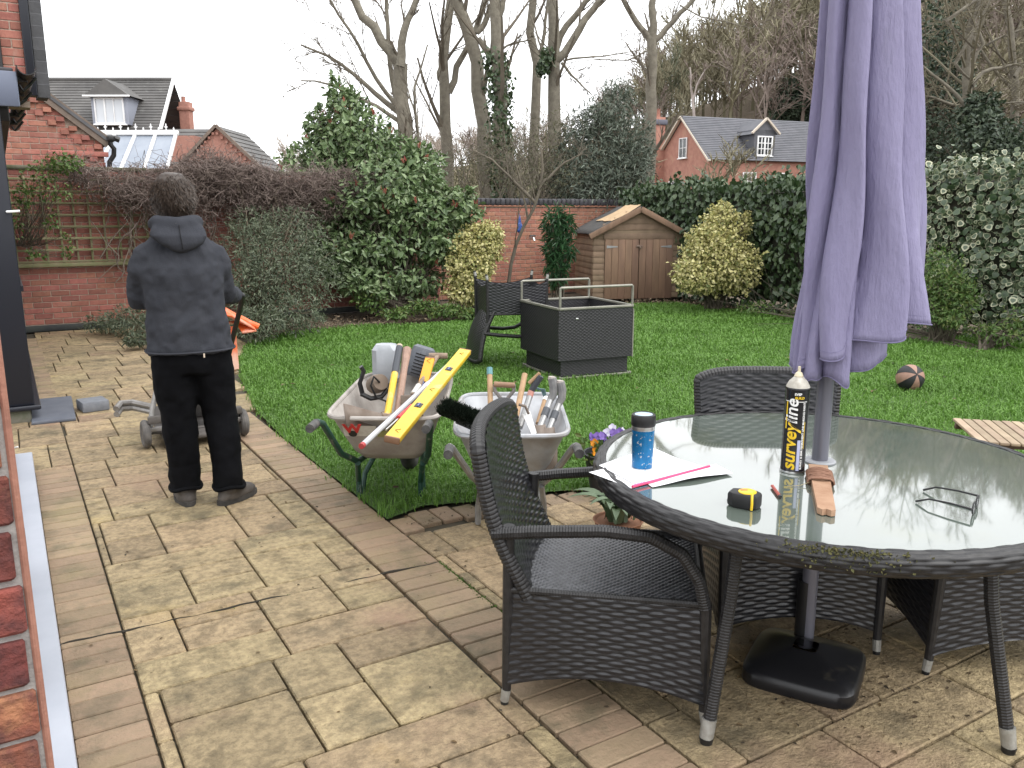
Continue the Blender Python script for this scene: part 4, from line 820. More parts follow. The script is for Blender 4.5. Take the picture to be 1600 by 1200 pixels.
bare_tree('white-stemmed birch standing in the brown hillside wood', [*at(1084, 200, d)[:2], bz], [(AT([(1086, 190), (1082, 160), (1080, 130), (1078, 105)], d), .14, .06), (AT([(1082, 160), (1090, 130), (1102, 108)], d), .09, .04)], [(6, .5, .6, .2), (5, .5, .6, .1)],
          bark=mat('birch_bark', (.42, .37, .34), (.30, .25, .23), rough=.8, scale=2), name='birch_tree', twig_r=.03, group=None, twig=WOODM[0])
# ---------------------------------------------------------------- woven furniture
WICK = mat('wicker', (.010, .010, .012), (.040, .041, .047), rough=.32, scale=14, stretch=(3, 3, 24), detail=3, ramp=(.45, .75), spec=.6)
WICKF = mat('wicker_fine', (.026, .027, .032), (.085, .088, .10), rough=.33, scale=18, stretch=(2, 2, 6), detail=3, ramp=(.4, .75), spec=.6)  # seat weave: pale bluish sheen of the sky is put into the colour
WICKB = mat('wicker_edge', (.009, .0085, .009), (.022, .021, .022), rough=.45, scale=40, spec=.5)
CAPM = mat('foot_cap_metal', (.42, .42, .40), (.30, .29, .26), rough=.45, metal=.5, scale=30)
def weave(S, Lu, Lv, w_=.015, p=.04, amp=.0032, ru=5, rv=4, gap=.25):
    """real woven relief on the surface S(u, v): strands along u, stakes across"""
    nu = max(int(Lu/p*ru), 4); nv = max(int(Lv/w_*rv), 4)
    u = np.linspace(0, 1, nu+1); v = np.linspace(0, 1, nv+1); U, V = np.meshgrid(u, v, indexing='ij')
    P = S(U, V); e = 1e-3
    Nn = unit(np.cross(S(np.minimum(U+e, 1), V)-S(np.maximum(U-e, 0), V), S(U, np.minimum(V+e, 1))-S(U, np.maximum(V-e, 0))))
    row = V*Lv/w_; r_ = np.floor(row); fr = row-r_; prof = np.clip(1-(2*fr-1)**4, 0, 1)
    ph = U*Lu/p+(r_ % 2); s_ = np.sin(np.pi*ph); over = np.sign(s_)*np.abs(s_)**.5
    h = amp*(prof*(.45+.55*over)-(1-prof)*gap)
    P = P+Nn*h[..., None]; i = np.arange(P.shape[0]*P.shape[1]).reshape(P.shape[:2])
    F = np.stack([i[:-1, :-1], i[1:, :-1], i[1:, 1:], i[:-1, 1:]], -1).reshape(-1, 4)
    return P.reshape(-1, 3), F
def lerp(a, b, t): return a+(b-a)*t[..., None]
def wrapped(pts, r, pitch=.009, n=9, amp=.035, sm=.10):
    P = np.asarray(pts, float); L = np.linalg.norm(np.diff(P, axis=0), axis=1).sum(); k = max(int(L/pitch*3), 8)
    # rounded corners by repeated smoothing
    Q = resample(P, k); 
    for _ in range(int(k*sm)): Q[1:-1] = (Q[:-2]+2*Q[1:-1]+Q[2:])/4
    ph = np.arange(k) % 3; rr = np.interp(np.linspace(0, 1, k), np.linspace(0, 1, len(r)) if hasattr(r, '__len__') else [0, 1], r if hasattr(r, '__len__') else [r, r])*(1+amp*np.array([1, .6, -1])[ph])
    return Q, rr, n
def add_wrapped(mb, pts, r, **kw): Q, rr, n = wrapped(pts, r, **kw); return mb.tube(Q, rr, n)
def arch(t, lo, mid): return lo+(mid-lo)*(1-(2*t-1)**2)
def make_chair(label, loc, rz, group='wicker armchairs of the garden table'):
    o = thing('wicker_armchair', label, 'armchair', loc, rz, group)
    hb, hf, xb, xf = .27, .285, -.29, .31
    for s in (-1, 1):
        def side(U, V, s=s):
            x = xb+(xf-xb)*U+.0*V; z0 = arch(U, .075, .135); z = z0+(.405-z0)*V
            x = x+(U-.5)*(1-V)*.02; y = s*(hb+(hf-hb)*U+.012*np.sin(np.pi*U)+.012*(1-V))
            return np.stack([x, y, z], -1)
        V, F = weave(side, .6, .30); mesh_np('side_skirt', V, F if s < 0 else F[:, ::-1], WICK, o, smooth=True)
        armp = [(-.345, s*.285, .595), (-.20, s*.295, .615), (.0, s*.305, .635), (.14, s*.302, .625), (.235, s*.296, .575), (.29, s*.29, .49), (.312, s*.287, .40)]
        mb = MB(); add_wrapped(mb, armp, .020); mb.build('arm', WICKB, o, 0)
        for fx, top in ((xf+.003, .41), (xb-.006, .62)):
            mb = MB(); xo = .016 if fx > 0 else -.016
            mb.tube([(fx+xo*.6, s*(.28 if fx > 0 else .268), .052), (fx, s*(.284 if fx > 0 else .270), top)], [.015, .019], 10)
            lg = mb.build('leg', WICKB, o)
            MB().tube([(fx+xo, s*(.28 if fx > 0 else .268), .012), (fx+xo*.6, s*(.28 if fx > 0 else .268), .054)], [.0145, .0158], 10).build('foot_cap', CAPM, lg)
            MB().tube([(fx+xo, s*(.28 if fx > 0 else .268), .0), (fx+xo, s*(.28 if fx > 0 else .268), .013)], .013, 10).build('foot_pad', BLACK, lg)
    def front(U, V):
        z0 = arch(U, .075, .135); return np.stack([np.full(U.shape, xf)+.01*(1-V)+.012*np.sin(np.pi*U), -hf+2*hf*U, z0+(.405-z0)*V], -1)
    V, F = weave(front, .57, .30); mesh_np('front_skirt', V, F, WICK, o, smooth=True)
    def rear(U, V):
        z0 = arch(U, .075, .135); return np.stack([xb-.012*(1-V)-.0*U, hb-2*hb*U, z0+(.44-z0)*V], -1)
    V, F = weave(rear, .54, .32); mesh_np('rear_skirt', V, F, WICK, o, smooth=True)
    def seat(U, V): return np.stack([-.27+.585*V, -.275+.55*U, .405-.008*np.sin(np.pi*U)*np.sin(np.pi*V)-.0*V], -1)
    V, F = weave(seat, .55, .585, w_=.011, p=.013, amp=.0026, ru=4, rv=3); mesh_np('seat', V, F, WICKF, o, smooth=True)
    def bx(v): return -.245-.155*v-.03*np.sin(np.pi*np.minimum(v, 1))
    def wdt(v): return .262+.028*v
    def back(U, V, off=0.0):
        y = (2*U-1)*wdt(V); top = .90-.030*np.abs(2*U-1)**5; z = .38+(top-.38)*V; x = bx(V)+.035*(2*U-1)**2+off
        return np.stack([x, y, z], -1)
    V, F = weave(lambda U, V: back(U, V), .55, .53, w_=.0145, p=.036, amp=.0035); bk = mesh_np('backrest', V, F, WICK, o, smooth=True)
    V, F = weave(lambda U, V: back(U, V, -.046), .55, .53, w_=.0145, p=.036, amp=.0035); mesh_np('back_rear_face', V, F[:, ::-1], WICK, bk, smooth=True)
    t = np.linspace(0, 1, 40); one = np.ones(40)
    edge = np.concatenate([back(0*t, t, -.025), back(t, one, -.025)[1:], back(one, 1-t, -.025)[1:]])
    mb = MB(); Q, rr, n = wrapped(edge, .0245, .014, sm=.02, amp=.05); mb.tube(Q, rr, 10); mb.build('edge_binding', WICKB, bk, 0)
    mb = MB(); add_wrapped(mb, [(xb, hb, .405), (xf, hf, .41)], .012); add_wrapped(mb, [(xb, -hb, .405), (xf, -hf, .41)], .012); add_wrapped(mb, [(xf, -hf, .41), (xf, hf, .41)], .013); mb.build('seat_rail', WICKB, o, 0)
    return o
chA = make_chair('nearest wicker armchair, seen from its side left of the table', (1.665, 2.115, 0), R(-41))
def place(label, loc, rot): c = copy_tree(chA, None, label=label); c.location = loc; c.rotation_euler = rot; return c
place('wicker armchair behind the table facing the camera, only its backrest and skirt showing', (2.535, 2.115, 0), (0, 0, R(-125)))
place('wicker armchair tucked under the right side of the table', (3.03, 1.59, 0), (0, 0, R(150)))
place('wicker armchair turned upside down on the lawn, feet in the air', (4.50, 7.48, .965), (R(180), 0, R(-16)))

# ---------------------------------------------------------------- round table
TC = (2.31, 1.77)
tb = thing('round_table', 'large round wicker table with a pale glass top', 'table', (TC[0], TC[1], 0))
TG = mat('table_glass', (.125, .15, .13), (.085, .105, .088), rough=.03, scale=2.3, spec=.8, ior=1.6, coat=.8, detail=8, ramp=(.35, .75), stain=((.11, .125, .06), 1.6, .56, .8))
MB().lathe([(.30*0+.03, .729), (.742, .729), (.748, .732), (.748, .737), (.744, .740), (.035, .740)], 96).build('glass_top', TG, tb, 30)
def rim(U, V):
    a = 2*np.pi*U; t = np.pi*(V*1.25-.62); r = .738+.040*np.cos(t)**.8*(np.cos(t) > -2); z = .705+.036*np.sin(t)
    return np.stack([r*np.cos(a), r*np.sin(a), z], -1)
def rim2(U, V):
    a = 2*np.pi*U; Q = np.array([(.735, .742), (.752, .7435), (.769, .737), (.778, .72), (.779, .70), (.772, .684), (.755, .674), (.73, .672)]); s_ = np.linspace(0, 1, len(Q))
    r = np.interp(V, s_, Q[:, 0]); z = np.interp(V, s_, Q[:, 1]); return np.stack([r*np.cos(a), -r*np.sin(a), z], -1)
V, F = weave(rim2, 4.85, .135, w_=.0125, p=.05, amp=.0026, ru=6, rv=5); mesh_np('rim', V, F, WICKB, tb, smooth=True)
for az in (193, 279, 28, 105):
    a = R(az); f_ = (.655*math.cos(a), .655*math.sin(a)); t_ = (.53*math.cos(a), .53*math.sin(a))
    mb = MB(); add_wrapped(mb, [(t_[0], t_[1], .69), (.56*math.cos(a), .56*math.sin(a), .45), (f_[0]*.98, f_[1]*.98, .075)], .0205, amp=.03); lg = mb.build('leg', WICKB, tb, 0)
    MB().tube([(f_[0], f_[1], .018), (f_[0]*.983, f_[1]*.983, .078)], [.021, .0235], 12).build('foot_cap', CAPM, lg)
    MB().tube([(f_[0], f_[1], 0), (f_[0], f_[1], .02)], [.019, .022], 12).build('foot_pad', BLACK, lg)
MB().tube([(.53*math.cos(t), .53*math.sin(t), .68) for t in np.linspace(0, 2*math.pi, 49)[:-1]], .016, 8, closed=True).build('support_ring', WICKB, tb)
MB().lathe([(.030, .739), (.052, .739), (.053, .744), (.048, .748), (.032, .748)], 32, (.015, .03, 0)).build('pole_collar', mat('grey_plastic', (.30, .31, .33), rough=.5), tb)
n = 1100; a = rng.normal(R(222), .11, n); rr = .771+rng.normal(0, .005, n); P = np.stack([rr*np.cos(a), rr*np.sin(a), rng.uniform(.695, .745, n)], -1)
V, F = leaf_geo(P, rdir(n), rdir(n)+[0, 0, .5], rng.uniform(.005, .012, n), .7); mesh_np('rim_moss', V, F, mat('yellow_moss', (.14, .13, .03), island=[(.04, .042, .014), (.08, .078, .026), (.13, .115, .045)], rough=.95), tb, kind='stuff')

# ---------------------------------------------------------------- parasol
PX, PY = 2.325, 1.80
par = thing('parasol', 'closed lavender garden parasol on a grey pole through the table', 'parasol', (PX, PY, 0))
POLE = mat('pole_grey', (.15, .15, .18), rough=.35, metal=.3)
MB().tube([(0, 0, .05), (0, 0, 2.7)], .027, 20).build('pole', POLE, par)
LAV = mat('lavender_fabric', (.215, .197, .32), (.24, .222, .35), rough=.8, scale=3, bump=.7, bscale=9, bdist=.02, stretch=(3, 3, .7), stain=((.20, .19, .28), 5, .6, .85))
nu, nz = 220, 70; th = np.linspace(0, 2*np.pi, nu, endpoint=False); rows = []
e1, e2 = RT[:2], FH[:2]
for i, a in enumerate(th):
    hem = 1.155+.095*math.cos(a-R(-30))+.012*math.sin(9*a+.6)
    col_ = []
    for j in range(nz):
        f = j/(nz-1); z = hem+(2.55-hem)*f; t = min(max((2.35-z)/1.2, 0), 1)          # t: 0 top .. 1 bottom
        hw_ = .132+.083*t**1.1; cx = .030+.068*t; cy = -.01-.02*t
        ph = 4.5*a+.5+.5*math.sin(a)+1.1*t
        pl = abs(math.cos(ph))**.75
        r_ = hw_*(.54-.06*t+(.42+.04*t)*pl+.07*math.sin(13*a+2.5*z)*t+.04*math.sin(5*a-3*z))
        sw = a+.42*(pl-.5)+.16*t*math.sin(1.6*z+a)
        x, y = cx+r_*math.cos(sw)*1.08, cy+r_*math.sin(sw)*.85
        x += .012*math.sin(9*z+3*a)*t; p = e1*x+e2*y
        col_.append((p[0], p[1], z))
    rows.append(col_)
can_ = MB().grid(rows, closeu=True).build('canopy', LAV, par, 75)
so_ = can_.modifiers.new('cloth', 'SOLIDIFY'); so_.thickness = .002
MB().tube([(c_[0][0]*1.004, c_[0][1]*1.004, c_[0][2]+.001) for c_ in rows], .0022, 5, closed=True).build('hem_seam', mat('lavender_seam', (.17, .155, .26), rough=.9), can_)
MB().tube([(c_[2][0]*1.003, c_[2][1]*1.003, c_[2][2]-.012) for c_ in rows], .0009, 4, closed=True).build('stitching', mat('lavender_seam', (0, 0, 0)), can_)
rows = []                                             # inner folds of the cover hang lower on the left
for i, a in enumerate(th):
    hem = 1.085+.055*math.cos(a-R(20))+.018*math.sin(5*a+1.0)+.010*math.sin(11*a); col_ = []
    for j in range(24):
        f = j/23; z = hem+(1.75-hem)*f; t = min(max((1.75-z)/.6, 0), 1); pl = abs(math.cos(4*a+.8+.6*t))**.8
        r_ = (.075+.075*t)*(.62+.36*pl); x, y = .03+.005*t+r_*math.cos(a+.3*(pl-.5)), -.01+r_*math.sin(a+.3*(pl-.5))*.9; p = e1*x+e2*y; col_.append((p[0], p[1], z))
    rows.append(col_)
inn = MB().grid(rows, closeu=True).build('inner_folds', LAV, can_, 75); inn.modifiers.new('cloth', 'SOLIDIFY').thickness = .002
MB().tube([c_[0] for c_ in rows], .002, 5, closed=True).build('hem_seam', mat('lavender_seam', (0, 0, 0)), can_)
MB().lathe([(.029, 1.12), (.045, 1.125), (.045, 1.16), (.029, 1.165)], 20).build('runner', BLACK, par)
ub = thing('weighted_stand', 'black plastic parasol stand on the stone under the table', 'parasol stand', (2.245, 1.735, 0), R(29))
mb = MB(); sq = lambda h, r, z: [(math.copysign(abs(math.cos(t))**.35, math.cos(t))*h, math.copysign(abs(math.sin(t))**.35, math.sin(t))*h, z) for t in np.linspace(0, 2*math.pi, 49)[:-1]]
mb.grid([list(q) for q in zip(*[sq(.183, 0, .0), sq(.188, 0, .01), sq(.186, 0, .045), sq(.175, 0, .058), sq(.12, 0, .075), sq(.06, 0, .10), sq(.04, 0, .105)])], closeu=True)
mb.build('shell', mat('black_shell', (.010, .010, .012), rough=.35, stain=((.05, .045, .035), 9, .6, .75)), ub, 40)
MB().tube([(.106, .027, .06), (.106, .027, .30)], .033, 18).build('socket', BLACK, ub)

# ---------------------------------------------------------------- things on the table
ZT = .7405
PAPER = mat('paper', (.80, .80, .82), rough=.6)
def text_mesh(s, size, m, shear=0, bold=0, ext=.0002, align='LEFT'):
    cu = bpy.data.curves.new('lettering', 'FONT'); cu.body = s; cu.size = size; cu.shear = shear; cu.offset = bold; cu.extrude = ext; cu.align_x = align
    t = bpy.data.objects.new('lettering', cu); COL.objects.link(t); bpy.context.view_layer.update()
    me = bpy.data.meshes.new_from_object(t.evaluated_get(bpy.context.evaluated_depsgraph_get())); bpy.data.objects.remove(t); bpy.data.curves.remove(cu)
    me.materials.clear(); me.materials.append(m); return me
YEL = mat('print_yellow', (.75, .50, .02), rough=.35); PWH = mat('print_white', (.80, .80, .78), rough=.35); RED = mat('print_red', (.55, .03, .03), rough=.4)
CX, CY, CR, CH = 2.158, 1.775, .0385, .285
can = thing('spray_can', 'tall black and yellow survey line marking spray can on the table', 'spray can', (CX, CY, ZT), 0)
MB().lathe([(CR-.004, 0), (CR+.0005, .002), (CR+.0012, .006), (CR, .009), (CR, CH-.008), (CR+.0008, CH-.004), (CR-.001, CH)], 40).build('body', mat('can_black', (.008, .008, .010), rough=.22, spec=.6), can, 40)
MB().lathe([(CR+.0013, .0005), (CR+.0018, .004), (CR+.0013, .008)], 40).build('bottom_seam', STEEL, can)
MB().lathe([(CR-.001, CH), (CR-.003, CH+.006), (CR*.72, CH+.020), (CR*.45, CH+.030), (CR*.40, CH+.033)], 32).build('shoulder', mat('dirty_white_metal', (.55, .53, .47), (.36, .33, .28), rough=.4, scale=40), can, 50)
MB().lathe([(.013, CH+.032), (.0145, CH+.036), (.010, CH+.046), (.005, CH+.05), (.0045, CH+.066), (.003, CH+.067)], 18).build('nozzle', mat('nozzle_cream', (.62, .55, .40), rough=.5), can, 40)
a_cam = math.atan2(-CY, -CX)+.0          # direction from the can towards the viewer's side of the table
def wrap_label(me, name, z0, off, r=CR, vertical=True):
    """bend flat lettering onto the can: text runs up the can, letter tops to the left"""
    for v in me.vertices:
        x, y = v.co.x, v.co.y
        if vertical: zz, s_ = z0+x, off-y          # text baseline on the right, reading upwards
        else: zz, s_ = z0+y, off+x
        a = a_cam+s_/r; rr = r+.0005+v.co.z; v.co = (rr*math.cos(a), rr*math.sin(a), zz)
    o = bpy.data.objects.new(name, me); return link(o, can)
def subdiv(me, cuts=3):
    bm = bmesh.new(); bm.from_mesh(me); bmesh.ops.triangulate(bm, faces=bm.faces[:])
    for _ in range(2): bmesh.ops.subdivide_edges(bm, edges=[e for e in bm.edges if e.calc_length() > .006], cuts=1)
    bm.to_mesh(me); bm.free(); return me
wrap_label(subdiv(text_mesh('survey', .058, YEL, shear=.18, bold=.0012)), 'brand_lettering', .014, .004)
wrap_label(subdiv(text_mesh('line', .058, PWH, shear=.18, bold=.0008)), 'brand_lettering', .168, .004)
wrap_label(subdiv(text_mesh('SURVEY & SEMI PERMANENT LINE MARKING PAINT', .0098, PWH, bold=.0002)), 'small_lettering', .016, .0285)
wrap_label(subdiv(text_mesh('EVER', .0105, PWH, bold=.0004)), 'maker_lettering', CH-.022, -.008, vertical=False)
wrap_label(subdiv(text_mesh('BUILD', .0105, YEL, bold=.0004)), 'maker_lettering', CH-.034, -.006, vertical=False)
def patch(name, z0, z1, s0, s1, m, r=CR):
    rows = [[((r+.0004)*math.cos(a_cam+(s0+(s1-s0)*i/8)/r), (r+.0004)*math.sin(a_cam+(s0+(s1-s0)*i/8)/r), z0+(z1-z0)*j/2) for j in range(3)] for i in range(9)]
    return MB().grid(rows).build(name, m, can)
patch('pale_panel', .012, .115, .010, .020, mat('label_lilac', (.42, .44, .62), rough=.3)); patch('yellow_stripe', .085, .175, .0305, .0325, YEL); patch('white_line', CH-.044, CH-.042, -.04, .034, PWH); patch('yellow_stripe', .15, CH-.045, -.034, -.029, YEL)

mug = thing('travel_mug', 'scuffed blue metallic travel mug with black lid on the papers', 'mug', (1.748, 2.05, ZT+.002))
MB().lathe([(.031, 0), (.0335, .004), (.0345, .03), (.0365, .10), (.0375, .135)], 36).build('body', mat('blue_enamel', (.012, .14, .33), (.02, .19, .42), rough=.25, metal=.5, scale=9, stain=((.45, .5, .52), 70, .60, .64)), mug, 40)
MB().lathe([(.0335, .0), (.0348, .002), (.034, .006)], 36).build('base_ring', STEEL, mug); MB().lathe([(.0376, .135), (.0382, .138), (.0378, .148), (.036, .149)], 36).build('steel_band', STEEL, mug, 40)
lid = MB().lathe([(.0385, .148), (.0405, .152), (.0405, .176), (.0385, .185), (.034, .188), (.030, .184)], 36).build('lid', BLACK, mug, 40); MB().lathe([(.030, .1835), (.029, .186), (.001, .187)], 30).build('lid_slider', mat('pale_blue_plastic', (.42, .55, .66), rough=.3), lid, 40)

bd = thing('drawings', 'white paper drawings in a clear binder with pink spine on the table', 'papers', (0, 0, ZT))
s0, s1 = np.array([1.588, 1.905]), np.array([1.942, 1.935]); dv = unit((s1-s0)[None])[0]; nv_ = np.array([-dv[1], dv[0]])
def sheet_grid(name, o, u, v, nu, nv, lift, m=PAPER):
    rows = [[(*(o+u*(i/(nu-1))+v*(j/(nv-1))), lift(i/(nu-1), j/(nv-1))) for j in range(nv)] for i in range(nu)]
    return MB().grid(rows).build(name, m, bd, 60)
sheet_grid('bound_sheet', s0+nv_*.003, (s1-s0), nv_*.20, 8, 8, lambda u, v: .0012+.0008*math.sin(3*u+2*v))
sheet_grid('loose_sheet', s0+np.array([.06, -.025]), np.array([.31, -.035]), np.array([.03, .03])+nv_*.07, 14, 10, lambda u, v: .003+.012*(1-v)**2*(math.sin(math.pi*u)**2)*.6+.004*u)
sheet_grid('loose_sheet', s0+np.array([.03, .03]), np.array([.30, .08]), nv_*.21+np.array([.04, 0]), 8, 8, lambda u, v: .0045+.001*math.sin(5*u))
MB().tube([(s0[0], s0[1], .008), (s1[0], s1[1], .008)], .0048, 8).build('pink_spine', mat('pink_plastic', (.75, .05, .16), rough=.35), bd)
INK = mat('faint_ink', (.25, .40, .42), rough=.8)
for k in range(5): a = s0+nv_*(.05+.012*k)+dv*.16; MB().box((a[0], a[1], .0062), (.05-.006*k, .0012, .0004), rz=math.atan2(dv[1], dv[0])).build('printed_line', INK, bd, 0)
for k in range(4): a = s0+nv_*.018+dv*(.03+.013*k); MB().box((a[0], a[1], .0052), (.009, .004, .0004), rz=.3).build('handwriting', mat('blue_ink', (.2, .25, .55), rough=.8), bd, 0)

tp = thing('tape_measure', 'black and yellow tape measure lying on the glass', 'tape measure', (1.772, 1.618, ZT), R(-62))
pr = [(-.046, -.018), (-.030, -.030), (.020, -.033), (.040, -.026), (.046, -.008), (.044, .018), (.030, .030), (-.020, .030), (-.044, .020)]
rowsT = []
for x, y in pr: rowsT.append([(x*.90, y*.90, 0.0), (x, y, .006), (x, y, .036), (x*.93, y*.92, .042), (x*.80, y*.78, .044)])
mb = MB().grid(rowsT, closeu=True); nb = len(mb.v); mb.f.append(tuple(4+5*i for i in range(9))); mb.m.append(0); mb.build('case', mat('rubber_black', (.012, .012, .013), rough=.55), tp, 30)
MB().lathe([(.026, .0435), (.0255, .046), (.022, .0475), (.001, .048)], 28, (.006, 0, 0)).build('yellow_disc', YEL, tp, 40)
MB().box((-.004, .0, .0482), (.020, .008, .0008), rz=.5).build('red_mark', mat('mark_red', (.6, .08, .05), rough=.4), tp, 0)
MB().tube([(.028, -.0315, .002), (.029, -.0325, .02), (.028, -.031, .038), (.026, -.024, .0455)], .004, 6).build('yellow_band', YEL, tp)
MB().box((-.046, 0, .012), (.008, .022, .012), bev=.002).build('end_hook', STEEL, tp)
pn = thing('pencil', 'short red carpenter pencil on the glass', 'pencil', (1.968, 1.690, ZT), 0)
MB().tube([(0, 0, .006), (-.055, -.078, .006)], .0058, 6, flat=.8).build('shaft', mat('pencil_red', (.30, .05, .035), rough=.45, stain=((.5, .4, .3), 60, .62, .7)), pn, 20)
mb = MB().tube([(-.055, -.078, .006), (-.060, -.085, .006)], [.0058, .0050], 8); mb.build('dark_end', BLACK, pn)

st = thing('stake_with_line', 'rough wooden stake wound with brown builders line, below the parasol pole', 'stake', (2.235, 1.735, ZT), math.atan2(-.31, -.345))
WOODR = mat('rough_wood', (.30, .17, .10), (.40, .25, .16), rough=.85, scale=12, stretch=(1, 1, 1), bump=.6, bscale=60, bdist=.003)
mb = MB(); end = [(.43, -.024), (.445, -.012), (.436, .0), (.448, .012), (.438, .024)]
mb.prism([(0, -.030), (.30, -.026)]+end+[(.30, .026), (0, .030)], .002, .020); mb.build('board', WOODR, st, 20)
pts = []
for i in range(26*14):
    a = 2*math.pi*i/14; x = .115+.055*math.sin(i*.031)+.004*math.sin(i*1.7); pts.append((x+.012*math.sin(a), .040*math.cos(a)*(1+.02*math.sin(i*.37)), .012+.019*math.sin(a)*(1+.05*math.sin(i*.21))))
MB().tube(pts, .0022, 5).build('line_winding', mat('brown_line', (.20, .10, .065), (.27, .15, .10), rough=.9, scale=80), st)
MB().tube([(.17, -.03, .012), (.19, -.06, .004), (.20, -.085, .002), (.205, -.10, .002)], .0011, 5).build('line_end', mat('pale_line', (.35, .30, .18), rough=.9), st)

gl = thing('spectacles', 'black framed reading glasses folded open on the glass', 'glasses', (0, 0, ZT))
h1, h2 = np.array([2.245, 1.222]), np.array([2.372, 1.275]); ax_ = unit((h2-h1)[None])[0]
fr = MB()
for s_ in (.26, .74):
    c_ = h1+(h2-h1)*s_; fr.tube([(*(c_+ax_*.026*math.cos(t)), .018+.016*math.sin(t)) for t in np.linspace(0, 2*math.pi, 21)[:-1]], .0024, 6, closed=True)
fr.tube([(*(h1+(h2-h1)*.45), .022), (*(h1+(h2-h1)*.5), .025), (*(h1+(h2-h1)*.55), .022)], .002, 6); fr.build('frame', BLACK, gl)
for s_ in (.26, .74):
    c_ = h1+(h2-h1)*s_; mb = MB(); mb.add([(*(c_+ax_*.025*math.cos(t)), .018+.0145*math.sin(t)) for t in np.linspace(0, 2*math.pi, 21)[:-1]], [tuple(range(20))]); mb.build('lens', mat('lens_glass', (.75, .80, .78), rough=.05, trans=.75, ior=1.4), gl, 0)
MB().tube([(*h1, .024), (*(h1+np.array([-.005, .06])), .024), (*(h1+np.array([-.012, .12])), .020), (*(h1+np.array([-.02, .155])), .004)], [.0032, .0030, .0028, .0035], 6).build('temple', BLACK, gl)
MB().tube([(*h2, .024), (*(h2+np.array([-.008, .06])), .024), (*(h2+np.array([-.02, .12])), .020), (*(h2+np.array([-.034, .152])), .004)], [.0032, .0030, .0028, .0035], 6).build('temple', BLACK, gl)

# ---------------------------------------------------------------- plants behind the near chair
tu = thing('tulip_pot', 'pot of broad curled tulip leaves beside the near armchair', 'plant pot', (2.50, 3.10, 0))
MB().lathe([(.10, 0), (.12, .06), (.128, .07), (.118, .07), (.11, .06), (.001, .055)], 24).build('pot', mat('terracotta', (.30, .14, .08), rough=.85), tu)
TUL = mat('tulip_leaf', (.11, .16, .09), (.14, .20, .11), rough=.5, scale=5, transl=.2)
for k in range(34):
    a = rnd.uniform(0, 6.28); L = rnd.uniform(.18, .31); w0 = rnd.uniform(.022, .034); el = rnd.uniform(.5, 1.25); b = (rnd.uniform(-.06, .06), rnd.uniform(-.06, .06)); rows = []
    for i in range(9):
        t = i/8; x = L*(.25*t+.55*t*t)*math.cos(el*.6); z = .07+L*(1.15*t-.70*t*t*(1.5-el*.5))
        wd_ = w0*math.sin(math.pi*min(t*.86+.14, 1))**.7; dx_, dy_ = math.cos(a), math.sin(a)
        rows.append([(b[0]+dx_*x-dy_*s*wd_, b[1]+dy_*x+dx_*s*wd_, z+abs(s)*wd_*.45) for s in (-1, 0, 1)])
    MB().grid(rows).build('leaf', TUL, tu, 80)
pa = thing('pansy_pot', 'pot of purple and orange pansies beyond the left rim of the table', 'plant pot', (2.84, 3.62, 0))
MB().lathe([(.10, 0), (.14, .22), (.15, .235), (.138, .235), (.13, .21), (.001, .20)], 24).build('pot', mat('dark_pot', (.03, .03, .035), rough=.6), pa)
n = 220; P = np.stack([rng.normal(0, .075, n), rng.normal(0, .075, n), rng.uniform(.2, .31, n)], -1); V, F = leaf_geo(P, rdir(n)+[0, 0, .4], rdir(n)+[0, 0, 1], rng.uniform(.03, .055, n), .55); mesh_np('foliage', V, F, GRN, pa, kind='stuff')
for k in range(16):
    x, y, z = rnd.uniform(-.14, .12), rnd.uniform(-.1, .1), rnd.uniform(.30, .37); orange = k in (0, 1, 2); m_ = mat('pansy_orange', (.75, .28, .01), rough=.6) if orange else (mat('pansy_purple', (.16, .09, .35), rough=.6) if k % 3 else mat('pansy_white', (.55, .52, .65), rough=.6))
    if orange: x, y, z = -.13+.02*k, -.02+.02*k, .26+.02*k
    mb = MB(); fa = rnd.uniform(-2.6, -.9)
    n_ = Vector((math.cos(fa), math.sin(fa), .5)).normalized(); u_ = n_.orthogonal().normalized(); w2 = n_.cross(u_)
    for p_ in range(5):
        t = 2*math.pi*p_/5; c_ = Vector((x, y, z))+(u_*math.cos(t)+w2*math.sin(t))*.012
        mb.add([c_+(u_*math.cos(q)+w2*math.sin(q))*.013+n_*(.002*p_+.003*math.cos(q-t)) for q in np.linspace(0, 2*math.pi, 9)[:-1]], [tuple(range(8))])
    fl = mb.build('flower', m_, pa, 0); MB().tube([(x*.6, y*.6, .2), (x, y, z)], .0022, 5).build('stalk', GRN, fl)
